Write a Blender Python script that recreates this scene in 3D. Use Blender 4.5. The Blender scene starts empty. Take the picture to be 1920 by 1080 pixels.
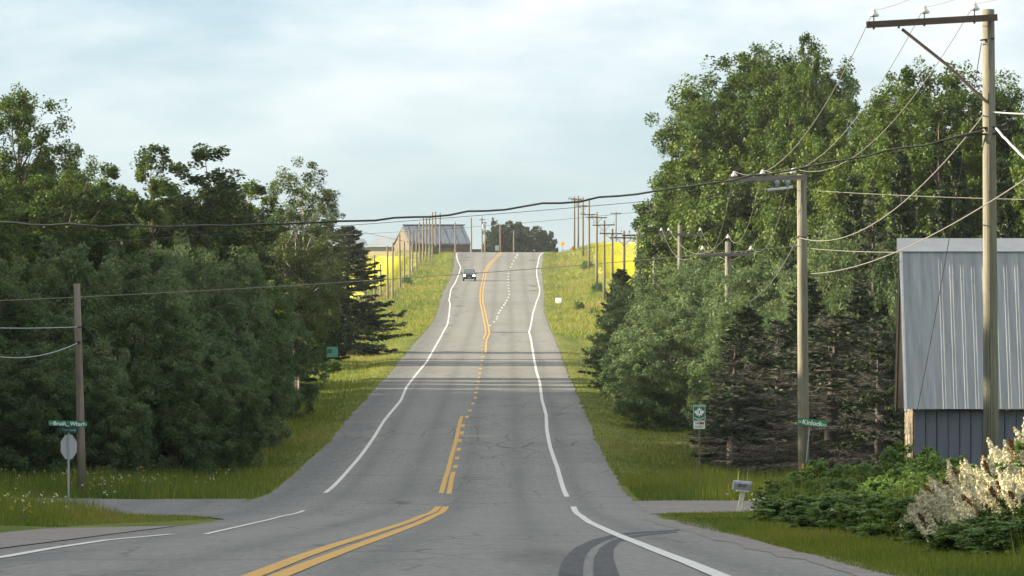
import bpy, math, random
import numpy as np
from mathutils import Vector, Matrix

# ------------------------------------------------------------------ camera, sky, sun, exposure
S = bpy.context.scene
COL = S.collection
F = 9500.0            # focal length in pixels of a 1920 px wide frame
EYE = 0.75
HORIZ = 700.0
VPX = 950.0
cam_d = bpy.data.cameras.new('camera')
cam = bpy.data.objects.new('camera', cam_d)
COL.objects.link(cam)
cam_d.sensor_width = 36.0
cam_d.lens = F / 1920 * 36.0
cam_d.clip_start = 0.5
cam_d.clip_end = 20000
cam.location = (0, 0, EYE)
cam.rotation_euler = (math.pi / 2 + math.atan((HORIZ - 540) / F), 0, -math.atan((960 - VPX) / F))
S.camera = cam

SUN_EL = math.radians(16)
SUN_AZ = math.radians(-86)      # measured from +Y towards +X: almost due left, a little ahead
world = bpy.data.worlds.new('World')
S.world = world
world.use_nodes = True
wn = world.node_tree.nodes
wl = world.node_tree.links
wn.clear()
w_out = wn.new('ShaderNodeOutputWorld')
w_bg = wn.new('ShaderNodeBackground')
w_bg.inputs['Strength'].default_value = 0.1
w_sky = wn.new('ShaderNodeTexSky')
w_sky.sky_type = 'NISHITA'
w_sky.sun_disc = False
w_sky.sun_elevation = SUN_EL
w_sky.sun_rotation = SUN_AZ
w_sky.air_density = 1.0
w_sky.dust_density = 0.6
w_sky.ozone_density = 1.5
w_tc = wn.new('ShaderNodeTexCoord')
w_map = wn.new('ShaderNodeMapping')
w_map.inputs['Scale'].default_value = (20, 20, 62)
w_map.inputs['Location'].default_value = (2.3, 0.4, 1.7)
w_no = wn.new('ShaderNodeTexNoise')
w_no.inputs['Scale'].default_value = 1.0
w_no.inputs['Detail'].default_value = 5
w_no.inputs['Roughness'].default_value = 0.55
w_ramp = wn.new('ShaderNodeValToRGB')
w_ramp.color_ramp.elements[0].position = 0.30
w_ramp.color_ramp.elements[0].color = (0, 0, 0, 1)
w_ramp.color_ramp.elements[1].position = 0.68
w_ramp.color_ramp.elements[1].color = (1, 1, 1, 1)
# fewer clouds towards the horizon, more above it
w_sep = wn.new('ShaderNodeSeparateXYZ')
w_mr = wn.new('ShaderNodeMapRange')
w_mr.inputs['From Min'].default_value = 0.025
w_mr.inputs['From Max'].default_value = 0.080
w_mr.inputs['To Min'].default_value = 0.15
w_mr.inputs['To Max'].default_value = 1.0
w_mul = wn.new('ShaderNodeMath'); w_mul.operation = 'MULTIPLY'
w_veil = wn.new('ShaderNodeMix'); w_veil.data_type = 'RGBA'
w_veil.inputs['Factor'].default_value = 0.80
w_veil.inputs['B'].default_value = (0.74, 1.16, 1.58, 1)     # thin high veil of cloud
w_mix = wn.new('ShaderNodeMix'); w_mix.data_type = 'RGBA'
w_mix.inputs['B'].default_value = (2.68, 2.74, 2.76, 1)      # brighter cloud
wl.new(w_tc.outputs['Generated'], w_map.inputs['Vector'])
wl.new(w_map.outputs['Vector'], w_no.inputs['Vector'])
wl.new(w_no.outputs['Fac'], w_ramp.inputs['Fac'])
wl.new(w_tc.outputs['Generated'], w_sep.inputs['Vector'])
wl.new(w_sep.outputs['Z'], w_mr.inputs['Value'])
w_hi = wn.new('ShaderNodeMapRange')          # the cloud deck closes up higher in the sky
w_hi.inputs['From Min'].default_value = 0.08
w_hi.inputs['From Max'].default_value = 0.50
w_hi.inputs['To Max'].default_value = 0.45
w_add = wn.new('ShaderNodeMath'); w_add.operation = 'ADD'; w_add.use_clamp = True
wl.new(w_sep.outputs['Z'], w_hi.inputs['Value'])
wl.new(w_ramp.outputs['Color'], w_mul.inputs[0])
wl.new(w_mul.outputs['Value'], w_add.inputs[0])
wl.new(w_hi.outputs['Result'], w_add.inputs[1])
wl.new(w_mr.outputs['Result'], w_mul.inputs[1])
wl.new(w_sky.outputs['Color'], w_veil.inputs['A'])
wl.new(w_veil.outputs['Result'], w_mix.inputs['A'])
wl.new(w_add.outputs['Value'], w_mix.inputs['Factor'])
wl.new(w_mix.outputs['Result'], w_bg.inputs['Color'])
wl.new(w_bg.outputs['Background'], w_out.inputs['Surface'])

sun_d = bpy.data.lights.new('sun', 'SUN')
sun_d.energy = 4.2
sun_d.angle = math.radians(0.6)
sun_d.color = (1.0, 0.84, 0.60)
sun = bpy.data.objects.new('sun', sun_d)
COL.objects.link(sun)
to_sun = Vector((math.sin(SUN_AZ) * math.cos(SUN_EL), math.cos(SUN_AZ) * math.cos(SUN_EL), math.sin(SUN_EL)))
sun.rotation_euler = to_sun.to_track_quat('Z', 'Y').to_euler()

S.view_settings.view_transform = 'Standard'
S.view_settings.look = 'None'
S.view_settings.gamma = 1
S.view_settings.use_curve_mapping = False
S.view_settings.exposure = 2.05
S.render.engine = 'CYCLES'
S.cycles.max_bounces = 6
S.cycles.transparent_max_bounces = 8

# ------------------------------------------------------------------ helpers
def px2x(px, d): return (px - VPX) / F * d
def py2z(py, d): return EYE + (HORIZ - py) / F * d

def pchip(x, y, xq):
    x = np.asarray(x, float); y = np.asarray(y, float)
    h = np.diff(x); dl = np.diff(y) / h
    m = np.zeros_like(y)
    for i in range(1, len(x) - 1):
        if dl[i - 1] * dl[i] > 0:
            w1 = 2 * h[i] + h[i - 1]; w2 = h[i] + 2 * h[i - 1]
            m[i] = (w1 + w2) / (w1 / dl[i - 1] + w2 / dl[i])
    m[0] = dl[0]; m[-1] = dl[-1]
    xq = np.asarray(xq, float)
    i = np.clip(np.searchsorted(x, xq) - 1, 0, len(x) - 2)
    t = (xq - x[i]) / h[i]
    t2, t3 = t * t, t * t * t
    return (2*t3-3*t2+1)*y[i] + (t3-2*t2+t)*h[i]*m[i] + (-2*t3+3*t2)*y[i+1] + (t3-t2)*h[i]*m[i+1]

# distance along the road -> height of the road, surveyed from lane widths
_yd = [(1080,42.4),(1045,53.7),(1000,80),(970,115),(950,140),(924,157),(870,186),(826,211),(790,230),(750,262),(725,284),
       (700,313),(680,342),(653,385),(624,438),(609,475),(590,519),(563,570),(543,612),(517,682),(501,718),(486,748),(473,778)]
_dd = np.array([b for a, b in _yd], float)
_zz = np.array([py2z(a, b) for a, b in _yd])
_dd = np.concatenate([[-60, 0], _dd, [800, 850, 1000, 1500, 3000, 9000]])
_zz = np.concatenate([[1.3, 0.0], _zz, [19.55, 18.9, 14, 3, -20, -40]])
GRID = np.concatenate([np.arange(-60, 900, 2.0), np.arange(900, 9001, 50.0)])
ZGRID = pchip(_dd, _zz, GRID)
def zr(d): return np.interp(d, GRID, ZGRID)
_gd = np.arange(42, 779, 1.0)
_gy = HORIZ + (EYE - zr(_gd)) * F / _gd
def d_of_y(y): return float(np.interp(-y, -_gy, _gd))
def path(pts):
    """pixel polyline lying on the road -> (d, X) arrays sorted by distance"""
    dd = np.array([d_of_y(y) for x, y in pts]); xx = np.array([px2x(x, d) for (x, y), d in zip(pts, dd)])
    o = np.argsort(dd); return dd[o], xx[o]

PL_d, PL_x = path([(852,473),(851,498),(844.5,522),(831,547),(815.5,598),(795.5,624),(769,653),(748,678),(732,699),(708,724),
                   (646,793),(584,859),(536.5,902),(500,928),(440,945)])
PL_d = np.concatenate([[-60, 84, 100, 112, 119, 124], PL_d[PL_d > 126], [9000]])
PL_x = np.concatenate([[-6.4, -6.3, -6.0, -6.2, -7.4, -8.4], PL_x[-len(PL_d[6:-1]):], [-8.2]])
PR_d, PR_x = path([(1020,473),(1015.5,504),(1018,533),(1020,580),(1031,615.5),(1047,651),(1064,698),(1080,735),(1098,778),
                   (1120,833),(1145,877),(1178,931),(1215,958),(1270,984),(1340,1000),(1450,1025),(1600,1070)])
PR_d = np.concatenate([[-60], PR_d, [9000]]); PR_x = np.concatenate([[3.2], PR_x, [PR_x[-1]]])
def PLx(d): return np.interp(d, PL_d, PL_x)
def PRx(d): return np.interp(d, PR_d, PR_x)

def sstep(a, b, x):
    t = np.clip((np.asarray(x, float) - a) / (b - a), 0, 1); return t * t * (3 - 2 * t)
def bumps(X, d):
    return (np.sin(X * .9 + d * .13) * np.sin(d * .31 + 1.7) * .5 + np.sin(X * .37 - d * .071 + .6) * .8 + np.sin(d * .53 + X * 1.7) * .25)
def gz(X, d):
    """height of the ground"""
    X = np.asarray(X, float); d = np.asarray(d, float)
    z = zr(d)
    l = PLx(d) - X; r = X - PRx(d)
    out = np.maximum(l, r)
    inside = sstep(0.1, -0.9, out)
    s = sstep(430, 780, d) * sstep(850, 780, d)
    side = np.where(r > 0, sstep(1, 9, r) * (1.15 * s - .25 * sstep(150, 200, d) * sstep(420, 330, d)),
                    sstep(1, 12, l) * (.05 * s + .12 * sstep(60, 120, d) * sstep(180, 150, d)))
    ditch = -.22 * sstep(.5, 2.5, out) * sstep(7, 3.5, out) * sstep(150, 190, d)
    verge = .05 * bumps(X, d) * sstep(.3, 3, out)
    far = sstep(60, 400, out) * 1.0 * np.sin(X * .004 + 1) * sstep(900, 1200, d)
    # the turn-outs are level
    flat_l = sstep(114, 120, d) * sstep(152, 146, d) * sstep(6, 8, -X)
    flat_r = sstep(126, 131, d) * sstep(151, 147, d) * sstep(3, 4, X)
    k = 1 - np.maximum(flat_l, flat_r)
    return z - .16 * inside - .006 + side + (ditch + verge) * k + far

def mesh_np(name, v, faces, mats=(), tint=None, smooth=False, mat_idx=None):
    """v (N,3); faces (M,k) array of one polygon size"""
    me = bpy.data.meshes.new(name)
    v = np.asarray(v, np.float32); faces = np.asarray(faces, np.int32)
    k = faces.shape[1]
    me.vertices.add(len(v)); me.vertices.foreach_set('co', v.ravel())
    me.loops.add(faces.size); me.loops.foreach_set('vertex_index', faces.ravel())
    me.polygons.add(len(faces)); me.polygons.foreach_set('loop_start', np.arange(0, faces.size, k, dtype=np.int32))
    if smooth: me.polygons.foreach_set('use_smooth', np.ones(len(faces), bool))
    if mat_idx is not None: me.polygons.foreach_set('material_index', np.asarray(mat_idx, np.int32))
    if tint is not None:
        a = me.attributes.new('tint', 'FLOAT', 'POINT'); a.data.foreach_set('value', np.asarray(tint, np.float32))
    for m in mats: me.materials.append(m)
    me.update(calc_edges=True); me.validate()
    return me

class MB:
    """collects simple shapes for one mesh"""
    def __init__(s): s.v = []; s.f = []
    def add(s, v, f):
        o = len(s.v); s.v += [tuple(p) for p in v]; s.f += [[i + o for i in q] for q in f]; return s
    def box(s, c, size, rot=None, taper=1.0):
        x, y, z = [q / 2 for q in size]; R = rot or Matrix.Identity(3)
        vs = []
        for zz, t in ((-z, 1), (z, taper)):
            for xx, yy in ((-x, -y), (x, -y), (x, y), (-x, y)):
                vs.append(Vector(c) + R @ Vector((xx * t, yy * t, zz)))
        return s.add(vs, [(3,2,1,0),(4,5,6,7),(0,1,5,4),(1,2,6,5),(2,3,7,6),(3,0,4,7)])
    def tube(s, pts, rad, n=8, cap=True):
        pts = [Vector(p) for p in pts]
        if not hasattr(rad, '__len__'): rad = [rad] * len(pts)
        vs = []; fs = []
        for i, p in enumerate(pts):
            t = (pts[min(i + 1, len(pts) - 1)] - pts[max(i - 1, 0)]).normalized()
            ref = Vector((0, 0, 1)) if abs(t.z) < .9 else Vector((0, 1, 0))
            a = t.cross(ref).normalized(); b = t.cross(a)
            for k in range(n):
                q = 2 * math.pi * k / n
                vs.append(p + (a * math.cos(q) + b * math.sin(q)) * rad[i])
        for i in range(len(pts) - 1):
            for k in range(n):
                fs.append((i*n+k, i*n+(k+1)%n, (i+1)*n+(k+1)%n, (i+1)*n+k))
        if cap: fs.append(tuple(range(n))); fs.append(tuple(range((len(pts)-1)*n, len(pts)*n))[::-1])
        return s.add(vs, fs)
    def lathe(s, c, prof, n=12):
        vs = []; fs = []
        for r, z in prof:
            for k in range(n):
                q = 2 * math.pi * k / n; vs.append((c[0] + r * math.cos(q), c[1] + r * math.sin(q), c[2] + z))
        for i in range(len(prof) - 1):
            for k in range(n): fs.append((i*n+k, i*n+(k+1)%n, (i+1)*n+(k+1)%n, (i+1)*n+k))
        fs.append(tuple(range(n))[::-1]); fs.append(tuple(range((len(prof)-1)*n, len(prof)*n)))
        return s.add(vs, fs)
    def prism(s, poly, y0, y1):
        """polygon in x,z extruded along y"""
        n = len(poly)
        vs = [(x, y0, z) for x, z in poly] + [(x, y1, z) for x, z in poly]
        return s.add(vs, [tuple(range(n)), tuple(range(n, 2*n))[::-1]] + [(i, i+n, (i+1) % n + n, (i+1) % n) for i in range(n)])
    def mesh(s, name, m, smooth=False):
        me = bpy.data.meshes.new(name); me.from_pydata(s.v, [], s.f)
        if m: me.materials.append(m)
        if smooth:
            for p in me.polygons: p.use_smooth = True
        import bmesh
        b = bmesh.new(); b.from_mesh(me); bmesh.ops.recalc_face_normals(b, faces=b.faces); b.to_mesh(me); b.free()
        return me
    def obj(s, name, m, parent=None, smooth=False): return link(name, s.mesh(name, m, smooth), parent)

def link(name, me, parent=None):
    o = bpy.data.objects.new(name, me); COL.objects.link(o)
    if parent: o.parent = parent
    return o
def tag(o, label=None, cat=None, group=None, kind=None):
    if label: o['label'] = label
    if cat: o['category'] = cat
    if group: o['group'] = group
    if kind: o['kind'] = kind
    return o
def empty(name, loc, label, cat, group=None, rz=0):
    o = bpy.data.objects.new(name, None); COL.objects.link(o)
    o.location = loc; o.rotation_euler = (0, 0, rz); o.empty_display_size = .2
    return tag(o, label, cat, group)

# ------------------------------------------------------------------ materials
def new_mat(name):
    m = bpy.data.materials.new(name); m.use_nodes = True
    nt = m.node_tree; return m, nt.nodes, nt.links, nt.nodes['Principled BSDF']
def plain(name, c, rough=.6, metal=0, var=.25, scale=(6, 6, 6), c2=None, bump=0, emit=None):
    m, n, l, b = new_mat(name)
    b.inputs['Roughness'].default_value = rough; b.inputs['Metallic'].default_value = metal
    tc = n.new('ShaderNodeTexCoord'); mp = n.new('ShaderNodeMapping'); mp.inputs['Scale'].default_value = scale
    no = n.new('ShaderNodeTexNoise'); no.inputs['Scale'].default_value = 1; no.inputs['Detail'].default_value = 6; no.inputs['Roughness'].default_value = .65
    rp = n.new('ShaderNodeValToRGB')
    a = c2 or tuple(x * (1 - var) for x in c)
    rp.color_ramp.elements[0].position = .32; rp.color_ramp.elements[0].color = (*a, 1)
    rp.color_ramp.elements[1].position = .68; rp.color_ramp.elements[1].color = (*c, 1)
    l.new(tc.outputs['Object'], mp.inputs['Vector']); l.new(mp.outputs['Vector'], no.inputs['Vector'])
    l.new(no.outputs['Fac'], rp.inputs['Fac']); l.new(rp.outputs['Color'], b.inputs['Base Color'])
    if bump:
        bp = n.new('ShaderNodeBump'); bp.inputs['Strength'].default_value = bump; bp.inputs['Distance'].default_value = .02
        l.new(no.outputs['Fac'], bp.inputs['Height']); l.new(bp.outputs['Normal'], b.inputs['Normal'])
    if emit:
        b.inputs['Emission Color'].default_value = (*c, 1); b.inputs['Emission Strength'].default_value = emit
    return m

def foliage(name, ramp, trans=.35, rough=.55, objvar=.25):
    """leaf colour runs along the per-leaf tint; each plant shifts a little"""
    m, n, l, b = new_mat(name)
    at = n.new('ShaderNodeAttribute'); at.attribute_name = 'tint'
    oi = n.new('ShaderNodeObjectInfo')
    ad = n.new('ShaderNodeMath'); ad.operation = 'MULTIPLY_ADD'; ad.inputs[1].default_value = objvar; ad.inputs[2].default_value = -objvar / 2
    su = n.new('ShaderNodeMath'); su.operation = 'ADD'; su.use_clamp = True
    rp = n.new('ShaderNodeValToRGB')
    while len(rp.color_ramp.elements) < len(ramp): rp.color_ramp.elements.new(.5)
    for e, (p, c) in zip(rp.color_ramp.elements, ramp): e.position = p; e.color = (*c, 1)
    l.new(oi.outputs['Random'], ad.inputs[0]); l.new(at.outputs['Fac'], su.inputs[0]); l.new(ad.outputs[0], su.inputs[1])
    l.new(su.outputs[0], rp.inputs['Fac']); l.new(rp.outputs['Color'], b.inputs['Base Color'])
    b.inputs['Roughness'].default_value = rough
    b.inputs['Specular IOR Level'].default_value = .25
    if trans:
        tr = n.new('ShaderNodeBsdfTranslucent'); mx = n.new('ShaderNodeMixShader'); mx.inputs['Fac'].default_value = trans
        hs = n.new('ShaderNodeHueSaturation'); hs.inputs['Value'].default_value = 1.25; hs.inputs['Hue'].default_value = .485
        l.new(rp.outputs['Color'], hs.inputs['Color']); l.new(hs.outputs['Color'], tr.inputs['Color'])
        l.new(b.outputs[0], mx.inputs[1]); l.new(tr.outputs[0], mx.inputs[2]); l.new(mx.outputs[0], n['Material Output'].inputs['Surface'])
    return m

M = {}
M['leaf_poplar'] = foliage('poplar leaf', trans=.27, ramp=[(0, (.032, .066, .010)), (.5, (.060, .112, .014)), (1, (.108, .158, .022))])
M['leaf_willow'] = foliage('willow leaf', [(0, (.052, .096, .036)), (.5, (.095, .152, .056)), (1, (.150, .210, .085))])
M['leaf_birch'] = foliage('birch leaf', [(0, (.046, .078, .018)), (.5, (.085, .128, .028)), (1, (.145, .180, .046))])
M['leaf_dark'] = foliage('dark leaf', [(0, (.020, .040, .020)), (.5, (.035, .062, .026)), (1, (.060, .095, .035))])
M['leaf_shrub'] = foliage('shrub leaf', [(0, (.070, .135, .030)), (.5, (.135, .235, .048)), (1, (.21, .30, .075))])
M['needle'] = foliage('spruce needle', [(0, (.018, .034, .016)), (.5, (.036, .062, .024)), (1, (.070, .098, .034))], trans=.1)
M['dead_twig'] = foliage('dead twig', [(0, (.055, .051, .045)), (.5, (.105, .098, .086)), (.86, (.17, .158, .14)), (1, (.34, .32, .29))], trans=0, rough=.85)
M['grass'] = foliage('grass blade', [(0, (.040, .075, .012)), (.40, (.095, .150, .018)), (.70, (.18, .215, .022)), (.90, (.25, .215, .045)), (1, (.27, .16, .075))], trans=.3, objvar=.0)
M['canola'] = foliage('canola bloom', [(0, (.16, .22, .025)), (.35, (.42, .43, .020)), (1, (.54, .53, .026))], trans=.25, objvar=0)
M['plume'] = foliage('cream plume', [(0, (.48, .45, .30)), (.5, (.70, .68, .50)), (1, (.82, .81, .66))], trans=.25, objvar=.3)
M['dry_flower'] = foliage('withered plume', [(0, (.10, .055, .02)), (.5, (.20, .12, .05)), (1, (.30, .19, .09))], trans=.2, objvar=.3)
M['bark'] = plain('bark', (.17, .14, .11), .9, var=.5, scale=(14, 14, 3), bump=.6)
M['birch_bark'] = plain('birch bark', (.62, .58, .52), .8, scale=(5, 5, 14), c2=(.16, .13, .11))
M['dead_bark'] = plain('dead bark', (.085, .075, .066), .9, var=.5, scale=(14, 14, 4), bump=.5)
M['pole'] = plain('pole wood', (.25, .24, .175), .85, scale=(34, 34, .8), c2=(.125, .125, .098), bump=.5)
M['pole_brown'] = plain('brown pole wood', (.21, .18, .145), .85, scale=(30, 30, .8), c2=(.11, .092, .075), bump=.5)
def wood(name, c, dark):
    m, n, l, b = new_mat(name); b.inputs['Roughness'].default_value = .88
    tc = n.new('ShaderNodeTexCoord')
    def noise(scale, d=5):
        mp = n.new('ShaderNodeMapping'); mp.inputs['Scale'].default_value = scale; no = n.new('ShaderNodeTexNoise'); no.inputs['Scale'].default_value = 1; no.inputs['Detail'].default_value = d; no.inputs['Roughness'].default_value = .7
        l.new(tc.outputs['Object'], mp.inputs['Vector']); l.new(mp.outputs['Vector'], no.inputs['Vector']); return no.outputs['Fac']
    def step(cin, fac, p0, p1, col, amt=1.):
        r = n.new('ShaderNodeMapRange'); r.inputs['From Min'].default_value = p0; r.inputs['From Max'].default_value = p1; r.inputs['To Max'].default_value = amt; l.new(fac, r.inputs['Value'])
        x = n.new('ShaderNodeMix'); x.data_type = 'RGBA'; l.new(r.outputs['Result'], x.inputs['Factor'])
        if isinstance(cin, tuple): x.inputs['A'].default_value = (*cin, 1)
        else: l.new(cin, x.inputs['A'])
        x.inputs['B'].default_value = (*col, 1); return x.outputs['Result']
    grain = noise((16, 16, .45))
    k = step(c, noise((2.2, 2.2, .5)), .40, .65, tuple(x * .72 for x in c))
    k = step(k, grain, .50, .66, dark, .85)
    k = step(k, noise((40, 40, 1.2)), .56, .66, tuple(x * .55 for x in dark), .8)
    k = step(k, noise((9, 9, 9), 2), .70, .74, (.03, .025, .02), .8)
    l.new(k, b.inputs['Base Color'])
    bp = n.new('ShaderNodeBump'); bp.inputs['Strength'].default_value = .7; bp.inputs['Distance'].default_value = .02; l.new(grain, bp.inputs['Height']); l.new(bp.outputs['Normal'], b.inputs['Normal'])
    return m
M['pole'] = wood('weathered pole wood', (.19, .188, .14), (.095, .094, .076)); M['pole_brown'] = wood('brown weathered pole wood', (.22, .19, .15), (.10, .085, .068))
M['pole_far'] = plain('far pole wood', (.20, .165, .125), .85, scale=(20, 20, 1), c2=(.12, .098, .075))
M['arm'] = plain('crossarm wood', (.12, .085, .065), .85, scale=(2, 20, 20), c2=(.065, .048, .038), bump=.3)
M['arm_grey'] = plain('grey crossarm wood', (.20, .18, .165), .85, scale=(2, 20, 20), c2=(.12, .105, .10), bump=.3)
M['porcelain'] = plain('porcelain', (.62, .63, .64), .2, var=.12)
M['glass_blue'] = plain('blue grey insulator', (.30, .38, .45), .25, var=.2)
M['iron'] = plain('dark iron', (.06, .055, .05), .6, .6, var=.4)
M['steel'] = plain('galvanised post', (.42, .44, .44), .45, .6, var=.25)
M['wire'] = plain('bare wire', (.24, .23, .21), .5, .3, var=.2)
M['wire_black'] = plain('black cable', (.022, .022, .024), .6, var=.3)
M['wire_white'] = plain('pale cable', (.40, .43, .45), .5, var=.15)
M['green_sign'] = plain('green sign', (.010, .16, .075), .4, var=.15)
M['teal_sign'] = plain('teal sign', (.07, .27, .22), .5, var=.35, scale=(3, 3, 3))
M['sign_white'] = plain('sign white', (.74, .75, .72), .45, var=.1)
M['sign_back'] = plain('bare aluminium', (.36, .37, .40), .5, .35, var=.15)
M['sign_yellow'] = plain('warning yellow', (.62, .36, .012), .5, var=.2)
M['sign_orange'] = plain('orange board', (.50, .17, .025), .6, var=.4, scale=(5, 5, 5))
M['sign_black'] = plain('sign black', (.02, .02, .02), .5, var=.1)
M['sign_red'] = plain('sign red', (.38, .05, .06), .5, var=.1)
M['white_paint'] = plain('white painted wood', (.72, .70, .64), .7, var=.35, scale=(14, 14, 4))
M['mailbox'] = plain('mailbox metal', (.28, .31, .35), .4, .4, var=.3, scale=(9, 9, 9))
M['asph_patch'] = plain('tar patch', (.070, .068, .066), .8, var=.4, scale=(2, 6, 1))
M['rubber'] = plain('tyre rubber', (.02, .02, .02), .85)

def make_road_mat(name, gravel=False):
    m, n, l, b = new_mat(name)
    b.inputs['Roughness'].default_value = .85
    b.inputs['Specular IOR Level'].default_value = .3
    geo = n.new('ShaderNodeTexCoord')
    def noise(scale, sc, detail=4, rough=.6):
        mp = n.new('ShaderNodeMapping'); mp.inputs['Scale'].default_value = scale
        no = n.new('ShaderNodeTexNoise'); no.inputs['Scale'].default_value = sc; no.inputs['Detail'].default_value = detail; no.inputs['Roughness'].default_value = rough
        l.new(geo.outputs['Object'], mp.inputs['Vector']); l.new(mp.outputs['Vector'], no.inputs['Vector']); return no.outputs['Fac']
    def mix(fac, a, bcol, mode='MIX'):
        x = n.new('ShaderNodeMix'); x.data_type = 'RGBA'; x.blend_type = mode
        for key, val in (('Factor', fac), ('A', a), ('B', bcol)):
            if isinstance(val, (int, float)): x.inputs[key].default_value = val
            elif isinstance(val, tuple): x.inputs[key].default_value = (*val, 1)
            else: l.new(val, x.inputs[key])
        return x.outputs['Result']
    def ramp(v, p0, p1, v0=0., v1=1.):
        r = n.new('ShaderNodeMapRange'); r.inputs['From Min'].default_value = p0; r.inputs['From Max'].default_value = p1
        r.inputs['To Min'].default_value = v0; r.inputs['To Max'].default_value = v1; l.new(v, r.inputs['Value']); return r.outputs['Result']
    def math_(op, a, bb):
        x = n.new('ShaderNodeMath'); x.operation = op
        for i, val in enumerate((a, bb)):
            if isinstance(val, (int, float)): x.inputs[i].default_value = val
            else: l.new(val, x.inputs[i])
        return x.outputs[0]
    if gravel:
        c = mix(ramp(noise((1, 1, 1), 1.2), .35, .65), (.12, .108, .098), (.22, .195, .175))
        c = mix(ramp(noise((1, 1, 1), 22), .35, .65, 0, .6), c, (.30, .28, .26))
        c = mix(ramp(noise((1, 1, 1), 30), .55, .7, 0, .7), c, (.06, .055, .05))
        l.new(c, b.inputs['Base Color'])
        bp = n.new('ShaderNodeBump'); bp.inputs['Strength'].default_value = .8; bp.inputs['Distance'].default_value = .03
        l.new(noise((1, 1, 1), 18), bp.inputs['Height']); l.new(bp.outputs['Normal'], b.inputs['Normal'])
        return m
    sep = n.new('ShaderNodeSeparateXYZ'); l.new(geo.outputs['Object'], sep.inputs['Vector']); X, Y = sep.outputs['X'], sep.outputs['Y']
    c = mix(ramp(noise((.7, .09, 1), 1.0, 5), .3, .7), (.150, .156, .146), (.205, .208, .188))
    # wheel paths: polished paler bands with dark oil strips between, parallel to the lanes
    w = math_('SINE', math_('MULTIPLY', math_('ADD', X, .95), 3.49), 0.)
    w = math_('MULTIPLY_ADD', w, 1.0)
    wob = noise((.5, .02, 1), 1.0, 3)
    c = mix(ramp(math_('MULTIPLY', math_('ADD', w, .3), wob), -.15, .6, 0, .60), c, (.265, .266, .240))
    c = mix(ramp(math_('MULTIPLY', w, wob), -.1, -.5, 0, .62), c, (.095, .100, .098))
    # streaky cross-wise wear, patches, aggregate
    c = mix(ramp(noise((.10, .35, 1), 1.0, 6, .7), .52, .72, 0, .45), c, (.105, .108, .105))
    c = mix(ramp(noise((.12, .03, 1), 1.0, 3), .5, .7, 0, .5), c, (.11, .115, .112))
    c = mix(ramp(noise((1, .25, 1), 2.3, 5), .58, .75, 0, .4), c, (.26, .255, .232))
    c = mix(ramp(noise((1, 1, 1), 38, 2), .35, .65, .0, .45), c, (.085, .085, .082))
    c = mix(ramp(noise((1, 1, 1), 60, 2), .60, .72, .0, .5), c, (.40, .39, .36))
    c = mix(ramp(noise((8, 1.3, 1), 1.0, 3), .38, .62, .0, .38), c, (.095, .098, .095))
    c = mix(ramp(noise((11, 1.6, 1), 1.3, 2), .58, .70, .0, .40), c, (.30, .295, .27))
    # cracks
    for sc, sx, sy, th, lo in ((1.0, .8, .16, .030, .8), (1.0, 2.2, .5, .05, .6)):
        mp = n.new('ShaderNodeMapping'); mp.inputs['Scale'].default_value = (sx, sy, 1)
        vo = n.new('ShaderNodeTexVoronoi'); vo.feature = 'DISTANCE_TO_EDGE'; vo.inputs['Scale'].default_value = sc
        wn_ = n.new('ShaderNodeTexNoise'); wn_.inputs['Scale'].default_value = 2.2; wn_.inputs['Detail'].default_value = 4
        vm = n.new('ShaderNodeVectorMath'); vm.operation = 'MULTIPLY_ADD'; vm.inputs[1].default_value = (.35, .35, 0)
        l.new(geo.outputs['Object'], mp.inputs['Vector']); l.new(mp.outputs['Vector'], wn_.inputs['Vector'])
        l.new(wn_.outputs['Color'], vm.inputs[0]); l.new(mp.outputs['Vector'], vm.inputs[2]); l.new(vm.outputs[0], vo.inputs['Vector'])
        crack = ramp(vo.outputs['Distance'], 0, th, lo, 0)
        if sx > 1: crack = math_('MULTIPLY', crack, ramp(X, -5.2, -6.0))      # broken-up left shoulder
        else: crack = math_('MULTIPLY', crack, ramp(noise((.2, .04, 1), 1.0, 2), .45, .6))
        c = mix(crack, c, (.045, .045, .044))
    c = mix(ramp(X, -5.6, -6.2, 0, .35), c, (.085, .088, .092))
    c = mix(math_('MULTIPLY', ramp(X, 3.3, 4.0, 0, .35), ramp(Y, 420, 330)), c, (.12, .12, .115))
    # dark oil stain in the near lane
    dx = math_('MULTIPLY', math_('SUBTRACT', X, .35), 1.6); dy = math_('MULTIPLY', math_('SUBTRACT', Y, 55), .14)
    rr = math_('ADD', math_('MULTIPLY', dx, dx), math_('MULTIPLY', dy, dy))
    c = mix(math_('MULTIPLY', ramp(rr, 1.0, .0), ramp(noise((2, .6, 1), 1.5, 4), .3, .7, .2, .75)), c, (.075, .068, .062))
    l.new(c, b.inputs['Base Color'])
    bp = n.new('ShaderNodeBump'); bp.inputs['Strength'].default_value = .25; bp.inputs['Distance'].default_value = .006
    l.new(noise((1, 1, 1), 45, 2), bp.inputs['Height']); l.new(bp.outputs['Normal'], b.inputs['Normal'])
    return m
M['asphalt'] = make_road_mat('asphalt')
M['gravel'] = make_road_mat('gravel', True)

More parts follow.
